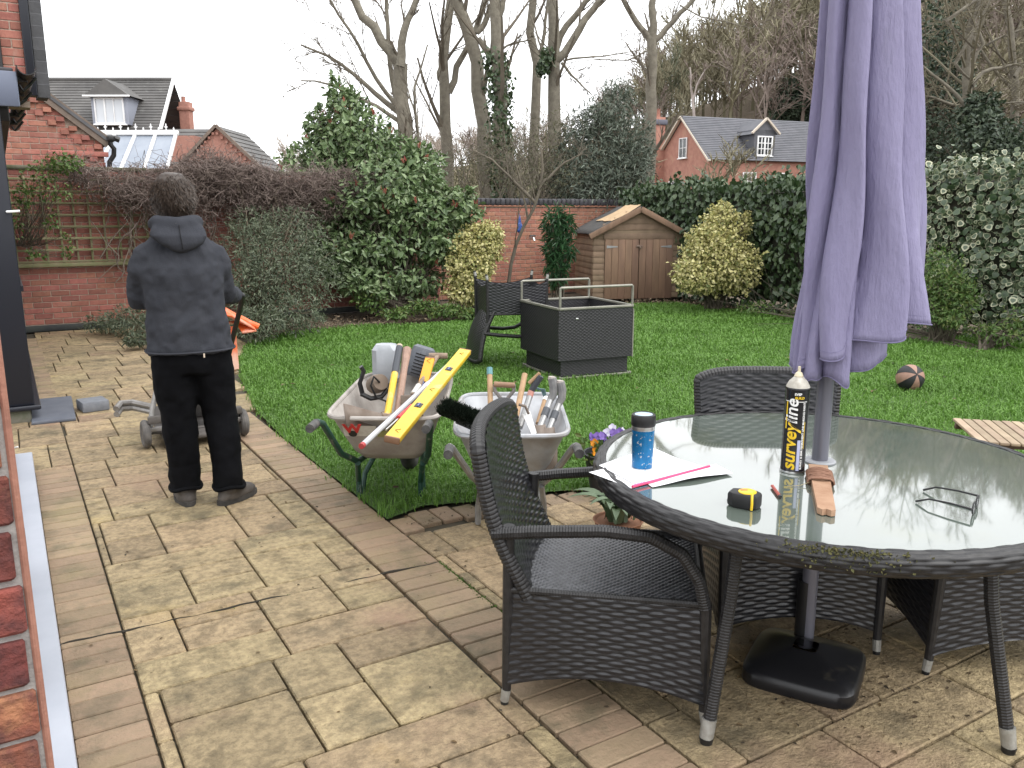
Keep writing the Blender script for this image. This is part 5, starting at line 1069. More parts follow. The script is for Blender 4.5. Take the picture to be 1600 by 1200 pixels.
# ---------------------------------------------------------------- wheelbarrows
def rrect(hx0, hx1, hy0, hy1, z0, z1, n=48, e=.28):
    """rounded rectangle ring; hy0 / hy1 half width at the back / front, z rising to the front"""
    out = []
    for t in np.linspace(0, 2*math.pi, n+1)[:-1]:
        cx_ = math.copysign(abs(math.cos(t))**e, math.cos(t)); cy_ = math.copysign(abs(math.sin(t))**e, math.sin(t)); u = (cx_+1)/2
        out.append((hx0+(hx1-hx0)*u, cy_*(hy0+(hy1-hy0)*u), z0+(z1-z0)*u))
    return out
def wheelbarrow(label, loc, rz, traym, framem, dims, gripm=BLACK, legs=None, wheelm=None):
    o = thing('wheelbarrow', label, 'wheelbarrow', loc, rz)
    xb, xf, yb, yf, zb, zf, bot = dims
    rings = [rrect(xb, xf, yb, yf, zb, zf), rrect(xb+.012, xf-.012, yb-.012, yf-.012, zb-.008, zf-.008), rrect(xb+.07, xf-.10, yb-.05, yf-.05, zb-.10, zf-.14), rrect(xb+.17, xf-.22, yb-.10, yf-.10, bot+.05, bot+.06), rrect(xb+.23, xf-.28, yb-.14, yf-.14, bot, bot), rrect(-.05, .02, .05, .05, bot-.004, bot-.004)]
    mb = MB().grid([list(q) for q in zip(*rings)], closeu=True); mb.f.append(tuple(range(5, 48*6, 6))); mb.m.append(0)
    ty = mb.build('tray', traym, o, 50); md = ty.modifiers.new('sheet', 'SOLIDIFY'); md.thickness = .006; md.offset = 0
    MB().tube(rings[0], .013, 8, closed=True).build('rolled_rim', traym[1] if isinstance(traym, list) else traym, ty)
    gx_, gy_, gz_ = legs['grip']
    for s in (1, -1):
        cy = legs.get('cy', 0); fy = cy+s*legs['fy']
        MB().tube([(gx_, s*gy_, gz_), (gx_+.13, s*gy_, gz_-.005), (gx_+.20, s*(gy_-.005), gz_-.03), (xb+.05, s*(yb-.075), zb-.20), (xb+.24, s*(yb-.12), bot-.025), (.1, s*.13, bot-.03), (.40, s*.075, .215), (.46, s*.07, .20)], .0165, 10).build('handle', framem, o)
        MB().tube([(gx_-.015, s*gy_, gz_), (gx_+.10, s*gy_, gz_-.003)], [.021, .0215], 12).build('grip', gripm, o)
        MB().tube([(xb+.20, s*(yb-.125), bot-.02), (legs['fx']-.05, fy, .10), (legs['fx']-.05, fy, .012), (legs['fx'], fy, .0), (legs['fx']+.05, fy, .012), (legs['fx']+.07, fy*.95, .10), (.14, s*.125, bot-.03)], .0155, 8).build('leg', framem, o)
    MB().tube([(.46, -.09, .20), (.46, .09, .20)], .009, 8).build('axle', STEEL, o)
    wh = MB(); wh.tube([(.46+.148*math.cos(t), 0, .20+.148*math.sin(t)) for t in np.linspace(0, 2*math.pi, 33)[:-1]], .047, 12, closed=True)
    wo_ = wh.build('wheel', wheelm or mat('tyre', (.02, .02, .02), (.05, .045, .04), rough=.85, scale=20), o); MB().lathe([(.11, -.03), (.115, 0), (.11, .03)], 24, (.46, 0, .20), M=Matrix.Rotation(R(90), 3, 'X')).build('rim', framem, wo_)
    return o, ty
DIRTY = mat('dirty_tray', (.42, .39, .36), (.30, .27, .245), rough=.7, scale=7, stain=((.19, .16, .14), 5, .52, .78), bump=.2, bscale=40, bdist=.003)
GALV = mat('galvanised', (.44, .45, .47), (.34, .35, .37), rough=.45, metal=.35, scale=9, stain=((.30, .27, .24), 5, .52, .75))
GREENF = mat('green_frame', (.010, .045, .032), (.02, .07, .05), rough=.45, scale=12, stain=((.25, .25, .23), 16, .6, .7))
GREYF = mat('grey_frame', (.26, .26, .26), (.36, .36, .36), rough=.4, metal=.5, scale=14, stain=((.12, .11, .10), 9, .55, .75))
DGRIP = mat('worn_grip', (.035, .035, .037), (.10, .095, .09), rough=.7, scale=20)
u1 = math.atan2(.84, .54)
wb1, tray1 = wheelbarrow('mud-stained wheelbarrow with green frame, loaded with yellow levels and tools', (1.80, 4.22, 0), u1, DIRTY, GREENF, (-.46, .50, .30, .27, .555, .60, .28), DGRIP, dict(grip=(-.80, .27, .595), fy=.175, fx=-.02, cy=.04))
u2 = math.atan2(.87, .50)
wb2, tray2 = wheelbarrow('galvanised wheelbarrow with spades, behind the near armchair', (2.13, 3.53, 0), u2, GALV, GREYF, (-.36, .38, .275, .265, .55, .59, .26), DGRIP, dict(grip=(-.64, .285, .55), fy=.17, fx=-.02))
# sticker on the back of the first tray
sk = MB(); 
def tray_pt(y, f): return (-.462+.085*f-.016, y, .535-.13*f)
sk.add([tray_pt(.20, .12), tray_pt(.03, .12), tray_pt(.03, .62), tray_pt(.20, .62)], [(0, 1, 2, 3)]); stk = sk.build('sticker', mat('sticker_white', (.62, .60, .55), (.45, .42, .36), rough=.5, scale=20), tray1, 0)
sk = MB().add([tray_pt(.03, .35), tray_pt(-.10, .35), tray_pt(-.10, .66), tray_pt(.03, .66)], [(0, 1, 2, 3)]); sk.build('sticker', mat('sticker_olive', (.20, .21, .06), (.30, .28, .12), rough=.5, scale=20), tray1, 0)
me = text_mesh('W', .085, RED, bold=.004, ext=.0006)
xax = Vector((0, -1, 0)); yax = (Vector(tray_pt(0, 0))-Vector(tray_pt(0, 1))).normalized(); M4 = Matrix((xax, yax, xax.cross(yax))).transposed().to_4x4(); M4.translation = Vector(tray_pt(.195, .42))+Vector((-.004, 0, -.001))
me.transform(M4); link(bpy.data.objects.new('lettering', me), stk)
MB().lathe([(.022, 0), (.022, .002)], 20, tray_pt(.155, .50), M=M4.to_3x3()).build('black_emblem', BLACK, stk, 0)

# ---------------------------------------------------------------- tools in the barrows (each lies in its tray)
WOODH = mat('ash_handle', (.42, .27, .15), (.34, .21, .11), rough=.6, scale=9, stretch=(4, 4, .6))
WOODW = mat('weathered_handle', (.30, .22, .16), (.20, .15, .11), rough=.8, scale=10, stretch=(4, 4, .8))
LEVY = mat('level_yellow', (.72, .47, .03), (.62, .40, .04), rough=.4, scale=6, stain=((.55, .47, .28), 9, .60, .78))
LEVO = mat('level_orange', (.72, .33, .02), rough=.4, stain=((.45, .25, .06), 10, .6, .75))
ALU = mat('dull_aluminium', (.55, .56, .58), (.45, .46, .47), rough=.35, metal=.6, scale=10)
BLADE = mat('muddy_steel', (.13, .095, .07), (.22, .18, .15), rough=.65, scale=9)
def spirit_level(label, a, b, wd, th, m, vials=(.3, .72), up=(0, 0, 1)):
    a, b = Vector(a), Vector(b); o = thing('spirit_level', label, 'spirit level', tuple(a)); x = (b-a); L = x.length; x.normalize()
    y = Vector(up).cross(x).normalized(); z = x.cross(y); Mx = Matrix((x, y, z)).transposed()
    MB().box(x*(L/2), (L, wd, th), rot=Mx, bev=.003).build('body', m, o)
    for f in (0.004, L-.004): MB().box(x*f, (.012, wd+.003, th+.003), rot=Mx, bev=.003).build('end_cap', mat('cap_brown', (.22, .12, .07), rough=.6), o)
    for f in vials:
        v = MB().box(x*(L*f)+z*(th/2+.0012), (.055, wd*.5, .003), rot=Mx, bev=.001).build('vial_window', BLACK, o); MB().tube([x*(L*f-.02)+z*(th/2+.004), x*(L*f+.02)+z*(th/2+.004)], .005, 8).build('vial', mat('vial_blue', (.12, .15, .32), rough=.2), v)
    for f in (.06, .47, .93): MB().tube([x*(L*f-.02)+z*(th/2+.0015)-y*.01, x*(L*f)+z*(th/2+.0015)+y*.012, x*(L*f+.02)+z*(th/2+.0015)-y*.01], .0016, 5).build('printed_mark', mat('mark_brown', (.25, .15, .05), rough=.6), o)
    return o
vup = (-.45, -.75, 1.0)
spirit_level('long yellow spirit level lying right across the green-framed barrow', at(612, 688, 3.70), at(727, 549, 5.02), .072, .030, LEVY, up=vup)
spirit_level('short orange level standing in the green-framed barrow', at(648, 650, 4.35), at(672, 560, 4.75), .055, .022, LEVO, vials=(.5,), up=vup)
def rod(name, label, cat, a, b, r, m, extra=None, n=10):
    o = thing(name, label, cat, tuple(a)); a_ = np.array(a); MB().tube([(0, 0, 0), tuple((b-a_)*.5), tuple(b-a_)], r, n).build('shaft', m, o); return o, a_, np.array(b)
def seg(o, a, b, f0, f1, r, m, name): d_ = b-a; MB().tube([tuple(d_*f0), tuple(d_*((f0+f1)/2)), tuple(d_*f1)], r, 10).build(name, m, o)
o, a, b = rod('prop_tube', 'pale grey metal tube with red tip lying across the green-framed barrow', 'tube', at(566, 696, 3.66), at(712, 560, 4.95), .0135, mat('grey_tube', (.42, .44, .48), (.50, .51, .53), rough=.4, scale=8)); seg(o, a, b, -.008, .008, .0145, mat('tip_red', (.40, .05, .05), rough=.5), 'red_tip'); seg(o, a, b, .60, .64, .016, WHITE, 'white_collar')
o, a, b = rod('sledge_handle', 'yellow handled hammer standing in the green-framed barrow', 'hammer', at(605, 650, 4.25), at(624, 543, 4.75), .019, LEVY); seg(o, a, b, .60, 1.0, .0205, mat('grip_dark', (.05, .055, .065), rough=.6), 'grip'); seg(o, a, b, .97, 1.03, .018, mat('end_cream', (.45, .38, .28), rough=.7), 'end')
dd = unit((b-a)[None])[0]; MB().box(tuple(-dd*.02), (.16, .055, .05), rz=1.2, bev=.008).build('head', BLADE, o)
o, a, b = rod('pick_handle', 'thick weathered wooden pick handle leaning in the green-framed barrow', 'handle', at(620, 652, 4.3), at(636, 546, 4.75), .020, mat('pink_wood', (.34, .22, .17), (.26, .17, .13), rough=.75, scale=9, stretch=(4, 4, .8))); seg(o, a, b, .72, 1.0, [.020, .024, .026], mat('pink_wood', (0, 0, 0)), 'thick_end'); MB().tube([(-.18, .02, -.03), (0, 0, 0), (.17, -.03, -.04)], [.008, .02, .008], 8).build('pick_head', BLADE, o)
o, a, b = rod('draining_spade', 'T-handled spade standing in the green-framed barrow', 'spade', at(645, 618, 4.4), at(684, 556, 4.9), .0135, WOODW); seg(o, a, b, .02, .22, .018, mat('pale_socket', (.55, .54, .50), rough=.5), 'socket')
d_ = b-a; t_ = (RT*.105); MB().tube([tuple(d_-t_*.5), tuple(d_), tuple(d_+t_*.55)], [.017, .019, .017], 10).build('t_handle', WOODW, o); MB().box((-.02, -.03, -.07), (.12, .012, .16), rz=-.5, bev=.004).build('blade', BLADE, o)
o = thing('breaker_motor', 'grey electric power tool at the far side of the green-framed barrow', 'power tool', tuple(at(632, 590, 4.95)))
MB().box((-.09, .06, .09), (.16, .14, .23), rz=-.5, bev=.03).build('housing', mat('tool_grey', (.42, .44, .47), (.34, .36, .39), rough=.4, scale=10), o)
mm = MB(); ax = Matrix.Rotation(R(20), 3, 'Y'); mm.lathe([(.058, -.02), (.072, .0), (.075, .12), (.068, .16), (.05, .175)], 28, (.075, -.02, .02), M=ax); mt_ = mm.build('motor', mat('motor_grey', (.10, .11, .13), (.15, .16, .18), rough=.45, scale=10), o)
for k in range(7): MB().tube([(.075+math.sin(R(20))*(.02*k)+.076*math.cos(t)*math.cos(R(20)), -.02+.076*math.sin(t), .02+.02*k*math.cos(R(20))-.076*math.cos(t)*math.sin(R(20))) for t in np.linspace(-2.6, -.2, 9)], .0035, 5).build('cooling_fin', BLACK, mt_)
o = thing('cutter_guard', 'black loop handle with cable inside the green-framed barrow', 'power tool', tuple(at(585, 610, 4.6)))
MB().tube([(-.07, 0, -.02), (-.085, 0, .05), (-.06, .0, .115), (-.075, 0, .145)], .017, 8, flat=.7).build('handle', BLACK, o); MB().tube([(-.08, 0, -.01), (-.03, -.02, -.04), (.03, -.03, -.035), (.07, -.02, .0)], .014, 8).build('guard', BLACK, o)
MB().lathe([(.05, -.05), (.055, .0), (.045, .06)], 18, (.03, .03, .03), M=Matrix.Rotation(R(70), 3, 'X')).build('body', mat('dust_brown', (.22, .17, .13), rough=.8), o)
MB().tube([(.02, -.03, .05), (-.02, -.05, .09), (-.04, -.05, .04), (-.01, -.05, -.03), (.05, -.05, -.06), (.04, -.06, -.12), (-.02, -.05, -.15), (-.05, -.04, -.12)], .006, 6).build('cable', BLACK, o)
o = thing('shovel_blade', 'brown shovel blade in the near corner of the green-framed barrow', 'shovel', tuple(at(560, 642, 4.15)))
mb = MB(); mb.grid([[(-.09+.20*i/6, -.03+.012*math.sin(i)+(-.03 if j else .0), .055-.075*i/6-(.11-.05*i/6)*j) for j in (0, 1)] for i in range(7)]); bl = mb.build('blade', BLADE, o, 60); bl.modifiers.new('sheet', 'SOLIDIFY').thickness = .004
MB().tube([(.11, -.03, -.03), (.2, 0, -.06), (.32, .05, -.09)], .014, 8).build('shaft', WOODW, o)
o = thing('jointing_iron', 'red sleeved steel jointing tool under the long yellow level', 'trowel', tuple(at(622, 655, 3.98)))
e_ = at(642, 637, 4.1)-at(622, 655, 3.98); MB().tube([tuple(-e_*.9), (0, 0, 0), tuple(e_*.2)], .006, 8).build('rod', STEEL, o); MB().tube([tuple(e_*.05), tuple(e_*1.1)], .015, 10).build('sleeve', mat('sleeve_red', (.62, .03, .03), rough=.4), o)
MB().tube([tuple(e_*1.05), tuple(e_*1.35)], .010, 8).build('dark_end', BLACK, o)
# rubble and dust in the first tray
n = 260; mb = MB()
for _ in range(130):
    r_ = rnd.uniform(.008, .03); mb.box((rnd.uniform(-.16, .14), rnd.uniform(-.1, .12), .29+rnd.uniform(.0, .03)), (r_*2, r_*1.6, r_*1.3), rot=Euler((rnd.random()*3, rnd.random()*3, rnd.random()*3)), bev=r_*.3)
mb.build('rubble', mat('rubble', (.25, .20, .16), (.35, .29, .24), rough=.95, scale=15), wb1, 0, kind='stuff')
# second barrow
o, a, b = rod('wooden_shaft', 'light wooden tool shaft with teal tip in the galvanised barrow', 'tool', at(767, 668, 4.25), at(765, 575, 4.45), .0145, WOODH); seg(o, a, b, .88, 1.0, .0165, mat('teal_tip', (.10, .24, .26), rough=.5), 'teal_tip')
o, a, b = rod('d_handle_shovel', 'shovel with wooden D-handle in the galvanised barrow', 'shovel', at(793, 675, 4.1), at(788, 628, 4.35), .0145, WOODH); d_ = b-a
for s_ in (-1, 1): MB().tube([tuple(d_), tuple(d_+RT*(.018*s_)+[0, 0, .02]), tuple(d_+RT*(.05*s_)+[0, 0, .06]), tuple(d_+RT*(.052*s_)+[0, 0, .095])], .010, 8).build('yoke', mat('yoke_grey', (.24, .22, .21), rough=.5, metal=.4), o)
MB().tube([tuple(d_-RT*.056+[0, 0, .097]), tuple(d_+RT*.056+[0, 0, .090])], .0155, 12).build('grip', mat('grip_wood', (.33, .19, .11), (.22, .13, .08), rough=.6, scale=12), o)
o, a, b = rod('wooden_pole', 'leaning plain wooden pole in the galvanised barrow', 'pole', at(803, 668, 3.95), at(820, 585, 4.2), .0150, mat('ash_handle', (0, 0, 0)))
o, a, b = rod('trenching_spade', 'grey shafted spade with worn red band in the galvanised barrow', 'spade', at(812, 668, 4.1), at(830, 612, 4.3), .0165, GREYF); seg(o, a, b, .84, 1.0, .0175, mat('worn_red', (.42, .16, .12), (.3, .2, .17), rough=.6, scale=20), 'red_band')
d_ = b-a; MB().tube([tuple(d_), tuple(d_+RT*.015+[0, 0, .03]), tuple(d_+RT*.05+[0, 0, .085])], [.016, .018, .019], 10).build('grip', mat('grip_dark', (0, 0, 0)), o); MB().tube([tuple(d_-RT*.012+[0, 0, .045]), tuple(d_+RT*.045+[0, 0, .10])], .010, 8).build('grip_bar', WOODH, o)
for k, (p, q, lab) in enumerate((((842, 672), (861, 622), 'left one of two grey spades with bent rubber handles'), ((856, 676), (874, 628), 'right one of two grey spades with bent rubber handles'))):
    o, a, b = rod('steel_spade', lab, 'spade', at(*p, 4.0), at(*q, 4.15), .017, GREYF); d_ = b-a; seg(o, a, b, .42, .66, .0195, mat('shaft_dark', (.07, .075, .085), rough=.6), 'dark_sleeve')
    MB().tube([tuple(d_*.95), tuple(d_+RT*.012+[0, 0, .02]), tuple(d_+RT*.013+[0, 0, .06]), tuple(d_+RT*.004+[0, 0, .105])], [.019, .021, .023, .022], 10).build('handle', mat('rubber_grey', (.16, .16, .165), (.25, .245, .24), rough=.7, scale=20), o)
    MB().tube([tuple(d_+RT*.002+[0, 0, .098]), tuple(d_+RT*.003+[0, 0, .112])], [.0205, .018], 10).build('worn_cap', mat('cap_worn', (.38, .34, .31) if k == 0 else (.40, .26, .22), rough=.7), o)
    mb = MB(); mb.grid([[tuple(np.array([0, 0, .03-.03*j])+RT*(.06*(i/4-.5)*(1+.5*min(j, 1)))+np.array([0, 0, -.08*j])-FH*(.02*math.sin(math.pi*i/4)+.03*j)) for j in range(3)] for i in range(5)]); bl = mb.build('blade', BLADE, o, 60); bl.modifiers.new('sheet', 'SOLIDIFY').thickness = .004
o, a, b = rod('hand_fork', 'small fork with teal tines and pale shaft in the galvanised barrow', 'fork', at(840, 662, 4.25), at(852, 622, 4.4), .012, WOODH); d_ = b-a; seg(o, a, b, .9, 1.05, .0135, WHITE, 'ferrule')
for k in range(4): MB().tube([tuple(d_+RT*(-.005+.004*k)), tuple(d_+RT*(-.025+.007*k)+[0, 0, .05]), tuple(d_+RT*(-.06+.006*k)+[0, 0, .062-.006*k])], .0035, 5).build('tine', mat('teal_metal', (.10, .17, .18), rough=.5), o)
o = thing('pointing_trowel', 'small bright steel trowel in the galvanised barrow', 'trowel', tuple(at(826, 662, 3.95))); mb = MB(); mb.prism([(-.025, .05), (.02, .06), (.035, -.05), (.01, -.07)], -.002, .002, M=Matrix.Rotation(R(70), 4, 'X')); mb.build('blade', mat('bright_steel', (.75, .75, .74), rough=.35, metal=.4), o, 0)
MB().tube([(0, 0, .05), (-.02, .0, .09), (-.05, .01, .10)], .007, 8).build('tang', BLADE, o)
o = thing('stiff_broom', 'black bristle broom lying over the left rim of the galvanised barrow', 'broom', tuple(at(722, 655, 3.84)))
bx_ = unit((at(765, 672, 3.78)-at(690, 640, 3.90))[None])[0]; up_b = unit(np.cross(bx_, FH)[None])[0]; 
if up_b[2] < 0: up_b = -up_b
nb = unit((-FH*.55+up_b*.75)[None])[0]; sb = np.cross(bx_, nb)
MB().bar(tuple(-bx_*.02), tuple(bx_*.22), .055, .03, up=tuple(nb)).build('stock', mat('stock_dark', (.03, .035, .035), rough=.6), o)
n = 5200; u = rng.uniform(-.11, .15, n); v = rng.uniform(-.033, .033, n); B0 = bx_[None]*u[:, None]+sb[None]*v[:, None]; L_ = rng.uniform(.045, .062, n)[:, None]
D_ = unit(nb[None]+rng.normal(0, .18, (n, 3))+bx_[None]*(-.35*(u < -.08)[:, None])+sb[None]*(v/.033*.35)[:, None]); P = np.stack([B0, B0+D_*L_*.5, B0+D_*L_+rng.normal(0, .003, (n, 3))], 1)
V, F = np_tubes(P, np.full((n, 3), .0011), 3); mesh_np('bristles', V, F, mat('bristle', (.008, .014, .008), island=[(.005, .008, .005), (.012, .02, .012), (.02, .03, .018)], rough=.5), o, kind='stuff')
# ---------------------------------------------------------------- plate compactor
ORG = mat('machine_orange', (.75, .14, .03), (.66, .11, .03), rough=.4, scale=6, stain=((.72, .45, .35), 3, .46, .62)); MUD = mat('muddy_frame', (.12, .108, .10), (.07, .062, .055), rough=.7, scale=10)
cp = thing('plate_compactor', 'orange plate compactor on small wheels in front of the man', 'machine', (1.03, 5.98, 0))
MB().box((0, .12, .075), (.46, .55, .035), bev=.012).build('base_plate', MUD, cp)
mb = MB(); mb.box((0, .37, .13), (.46, .10, .12), rot=Euler((.7, 0, 0)), bev=.01); mb.build('plate_toe', MUD, cp)
for s in (-1, 1):
    wh = MB().tube([(s*.325, .085*math.cos(t), .098+.072*math.sin(t)*1.0) for t in np.linspace(0, 2*math.pi, 29)[:-1]], .026, 10, closed=True).build('wheel', mat('tyre_dusty', (.075, .07, .068), (.13, .12, .11), rough=.85, scale=20), cp)
    MB().lathe([(.055, -.018), (.06, 0), (.055, .018)], 20, (s*.325, 0, .098), M=Matrix.Rotation(R(90), 3, 'Y')).build('hub', MUD, wh)
    MB().tube([(s*.30, 0, .10), (s*.26, .06, .26), (s*.20, .12, .42), (s*.19, .2, .50)], .018, 8).build('side_tube', mat('tube_silver', (.30, .29, .28), (.19, .175, .16), rough=.45, metal=.4, scale=10), cp)
    MB().tube([(s*.17, .06, .36), (s*.20, -.25, .62), (s*.228, -.62, 1.03), (s*.222, -.66, 1.07)], .0165, 10).build('handle_tube', BLACK, cp)
    MB().box((s*.26, -.05, .20), (.10, .04, .05), bev=.006).build('bracket', MUD, cp); MB().box((s*.27, -.03, .13), (.12, .03, .03), bev=.005).build('bracket', mat('tube_silver', (0, 0, 0)), cp)
MB().tube([(-.226, -.655, 1.066), (-.20, -.675, 1.082), (0, -.68, 1.085), (.20, -.675, 1.082), (.226, -.655, 1.066)], .0175, 10).build('handle_bar', BLACK, cp)
MB().tube([(-.33, 0, .098), (.33, 0, .098)], .011, 8).build('axle', MUD, cp)
MB().box((0, .13, .33), (.30, .32, .30), bev=.03).build('engine', mat('engine_black', (.02, .02, .022), (.05, .048, .045), rough=.5, scale=14), cp)
for k in range(7): MB().box((.165, .02, .52+.026*k), (.05, .16, .009), bev=.002).build('cooling_fin', BLACK, cp)
MB().box((.05, .10, .60), (.22, .26, .24), bev=.03).build('cylinder_head', BLACK, cp)
mb = MB(); prof = [(-.06, .82), (-.05, .90), (.0, .955), (.12, .965), (.27, .925), (.36, .865), (.42, .825), (.43, .805), (.40, .80), (.33, .795)]
rows = [[(x, y, z-.035*abs((y-.12)/.24)**2.2) for y in np.linspace(-.14, .38, 9)] for x, z in prof]; cw = MB().grid(rows).build('engine_cover', ORG, cp, 60); cw.modifiers.new('shell', 'SOLIDIFY').thickness = .012
MB().tube([(.34, -.05, .845), (.40, -.08, .815), (.455, -.10, .790)], [.030, .022, .021], 10).build('spout', ORG, cp)
mb = MB().prism([(-.06, .50), (.06, .46), (.13, .57), (.12, .76), (-.04, .80)], -.03, .03, M=Matrix(((0, 0, 1, .275), (1, 0, 0, -.02), (0, 1, 0, 0), (0, 0, 0, 1)))); mb.build('side_guard', ORG, cp, 30)
for z in (.16, .20): MB().tube([(-.22, .38, z), (-.34, .46, z+.03), (-.42, .44, z+.035), (-.46, .36, z+.015)], .022, 8).build('lifting_bar', mat('tube_silver', (0, 0, 0)), cp)

# ---------------------------------------------------------------- person
pe = thing('person', 'person seen from behind in dark hooded fleece, black trousers and work boots', 'person', (.845, 4.66, 0), R(-4))
SKIN = mat('skin', (.48, .27, .19), (.42, .22, .15), rough=.55, scale=20)
FLEECE = mat('charcoal_fleece', (.036, .0385, .047), (.046, .0485, .058), rough=.95, scale=7, bump=.5, bscale=120, bdist=.004, spec=.2, stain=((.10, .10, .10), 60, .72, .76))
DENIM = mat('black_denim', (.0025, .0027, .0037), (.0045, .0047, .006), rough=.9, spec=.12, scale=8, bump=.25, bscale=160, bdist=.002)
BOOT = mat('boot_leather', (.045, .038, .034), (.09, .078, .068), rough=.75, scale=14, bump=.3, bscale=50, bdist=.003)
HAIR = mat('brown_hair', (.05, .032, .022), island=[(.032, .021, .015), (.06, .041, .030), (.105, .074, .054)], rough=.5)
def zring(cx, cy, z, rx, ry, n=24, e=.85):
    return [(cx+rx*math.copysign(abs(math.cos(t))**e, math.cos(t)), cy+ry*math.copysign(abs(math.sin(t))**e, math.sin(t)), z) for t in np.linspace(0, 2*math.pi, n+1)[:-1]]
def zloft(mb, rings):
    R_ = [zring(*r) for r in rings]; n = len(R_[0]); o0 = len(mb.v); mb.grid([list(q) for q in zip(*R_)], closeu=True); k = len(R_)
    mb.f.append(tuple(o0+i*k for i in range(n))[::-1]); mb.m.append(0); mb.f.append(tuple(o0+i*k+k-1 for i in range(n))); mb.m.append(0)
def skinned(name, mb, m, parent, voxel, smooth=6, disp=0, dscale=.12):
    o = mb.build(name, m, parent, 180); r = o.modifiers.new('join', 'REMESH'); r.mode = 'VOXEL'; r.voxel_size = voxel; r.use_smooth_shade = True
    s = o.modifiers.new('soft', 'SMOOTH'); s.factor = .5; s.iterations = smooth
    if disp:
        tx = bpy.data.textures.new(name+'_folds', 'CLOUDS'); tx.noise_scale = dscale; tx.noise_depth = 2; d = o.modifiers.new('folds', 'DISPLACE'); d.texture = tx; d.strength = disp; d.mid_level = .5; d.texture_coords = 'LOCAL'
    return o
HX, HZ, HY = -.06, 1.655, .055                       # head centre
hand = {1: Vector((.30, .625, 1.075)), -1: Vector((.04, .625, 1.078))}
sh = {s: Vector((s*.162-.05, .01, 1.38)) for s in (1, -1)}; el = {1: Vector((.165, .10, 1.13)), -1: Vector((-.262, .12, 1.12))}
wr = {s: hand[s]+Vector((0, -.075, .015)) for s in (1, -1)}
ft = {-1: (Vector((-.115, .02, 0)), R(4)), 1: (Vector((.10, -.075, 0)), R(-52))}
# body: one continuous figure
mb = MB(); zloft(mb, [(-.04, .0, .80, .15, .11), (-.045, .0, .95, .155, .115), (-.05, 0, 1.1, .145, .105), (-.05, 0, 1.25, .165, .11), (-.05, 0, 1.36, .165, .10), (-.05, .0, 1.43, .12, .08), (-.055, .02, 1.50, .062, .062), (-.06, .035, 1.57, .056, .06)])
zloft(mb, [(HX, HY-.01, 1.545, .045, .06), (HX, HY, 1.58, .064, .085), (HX, HY, 1.63, .074, .096), (HX, HY, 1.68, .077, .099), (HX, HY-.005, 1.73, .064, .08), (HX, HY-.005, 1.76, .03, .04)])
mb.tube([(HX, HY+.095, 1.66), (HX, HY+.12, 1.632), (HX, HY+.095, 1.62)], [.012, .016, .010], 8)           # nose
for s in (1, -1):
    mb.tube([(HX+s*.078, HY-.005, 1.68), (HX+s*.096, HY-.018, 1.660), (HX+s*.083, HY-.004, 1.615)], [.012, .017, .009], 8, flat=.6)       # ear
    mb.tube([sh[s], (sh[s]+el[s])/2, el[s], (el[s]+wr[s])/2, wr[s]], [.055, .046, .040, .034, .026], 12)
    mb.tube([wr[s], wr[s]*.4+hand[s]*.6+Vector((0, 0, .012)), hand[s]+Vector((0, -.005, .022))], [.026, .034, .033], 10, flat=.65)
    for k in range(4):                       # fingers curl over the bar
        x = (k-1.5)*.019; L = (.9, 1.0, .95, .8)[k]
        b0 = hand[s]+Vector((x, .0, .024)); mb.tube([b0, b0+Vector((0, .024*L, .004)), b0+Vector((0, .036*L, -.020*L)), b0+Vector((0, .018*L, -.046*L))], [.0095, .009, .0085, .0075], 7)
    t0 = hand[s]+Vector((-s*.034, -.025, .012)); mb.tube([t0, t0+Vector((-s*.016, .018, -.012)), t0+Vector((-s*.010, .034, -.03))], [.0115, .010, .0085], 7)
    f0, fa = ft[s]; kn = Vector((s*.10-.02, .0, .48)); mb.tube([Vector((s*.085-.04, 0, .84)), kn, f0+Vector((0, 0, .10)), f0+Vector((0, 0, .05))], [.085, .055, .04, .038], 12)
    fd = Vector((-math.sin(fa), math.cos(fa), 0)); mb.tube([f0+Vector((0, 0, .05))-fd*.04, f0+fd*.06+Vector((0, 0, .045)), f0+fd*.15+Vector((0, 0, .035))], [.034, .036, .026], 10)
skinned('body', mb, SKIN, pe, .0075, 4)
# face details sit on the body surface
for s in (1, -1): MB().lathe([(.001, -.004), (.009, 0), (.012, .004), (.001, .010)], 12, (HX+s*.031, HY+.086, 1.665), M=Matrix.Rotation(R(-90), 3, 'X')).build('eye', mat('eye', (.6, .6, .58), rough=.2), pe)
MB().tube([(HX-.022, HY+.088, 1.598), (HX, HY+.094, 1.596), (HX+.022, HY+.088, 1.598)], .0045, 6).build('lips', mat('lips', (.38, .14, .11), rough=.5), pe)
# fleece
mb = MB(); zloft(mb, [(-.035, .0, .845, .216, .155), (-.035, 0, .87, .218, .158), (-.038, 0, .95, .210, .152), (-.045, 0, 1.08, .196, .145), (-.05, -.008, 1.20, .198, .148), (-.05, -.014, 1.30, .202, .142), (-.05, -.008, 1.38, .180, .122), (-.05, .0, 1.435, .140, .098), (-.055, .012, 1.50, .085, .075)])
for s in (1, -1):
    mb.tube([sh[s]+Vector((-s*.05, 0, .0)), sh[s]+Vector((s*.0, .0, -.03)), sh[s]+Vector((s*.018, .0, -.09)), (sh[s]+el[s])/2+Vector((s*.012, 0, -.02)), el[s]+Vector((s*.002, -.012, 0)), (el[s]*.6+wr[s]*.4), wr[s]*.92+el[s]*.08, wr[s]], [.060, .074, .078, .070, .061, .054, .046, .040], 14)
fl = skinned('fleece', mb, FLEECE, pe, .011, 4, .034, .085)
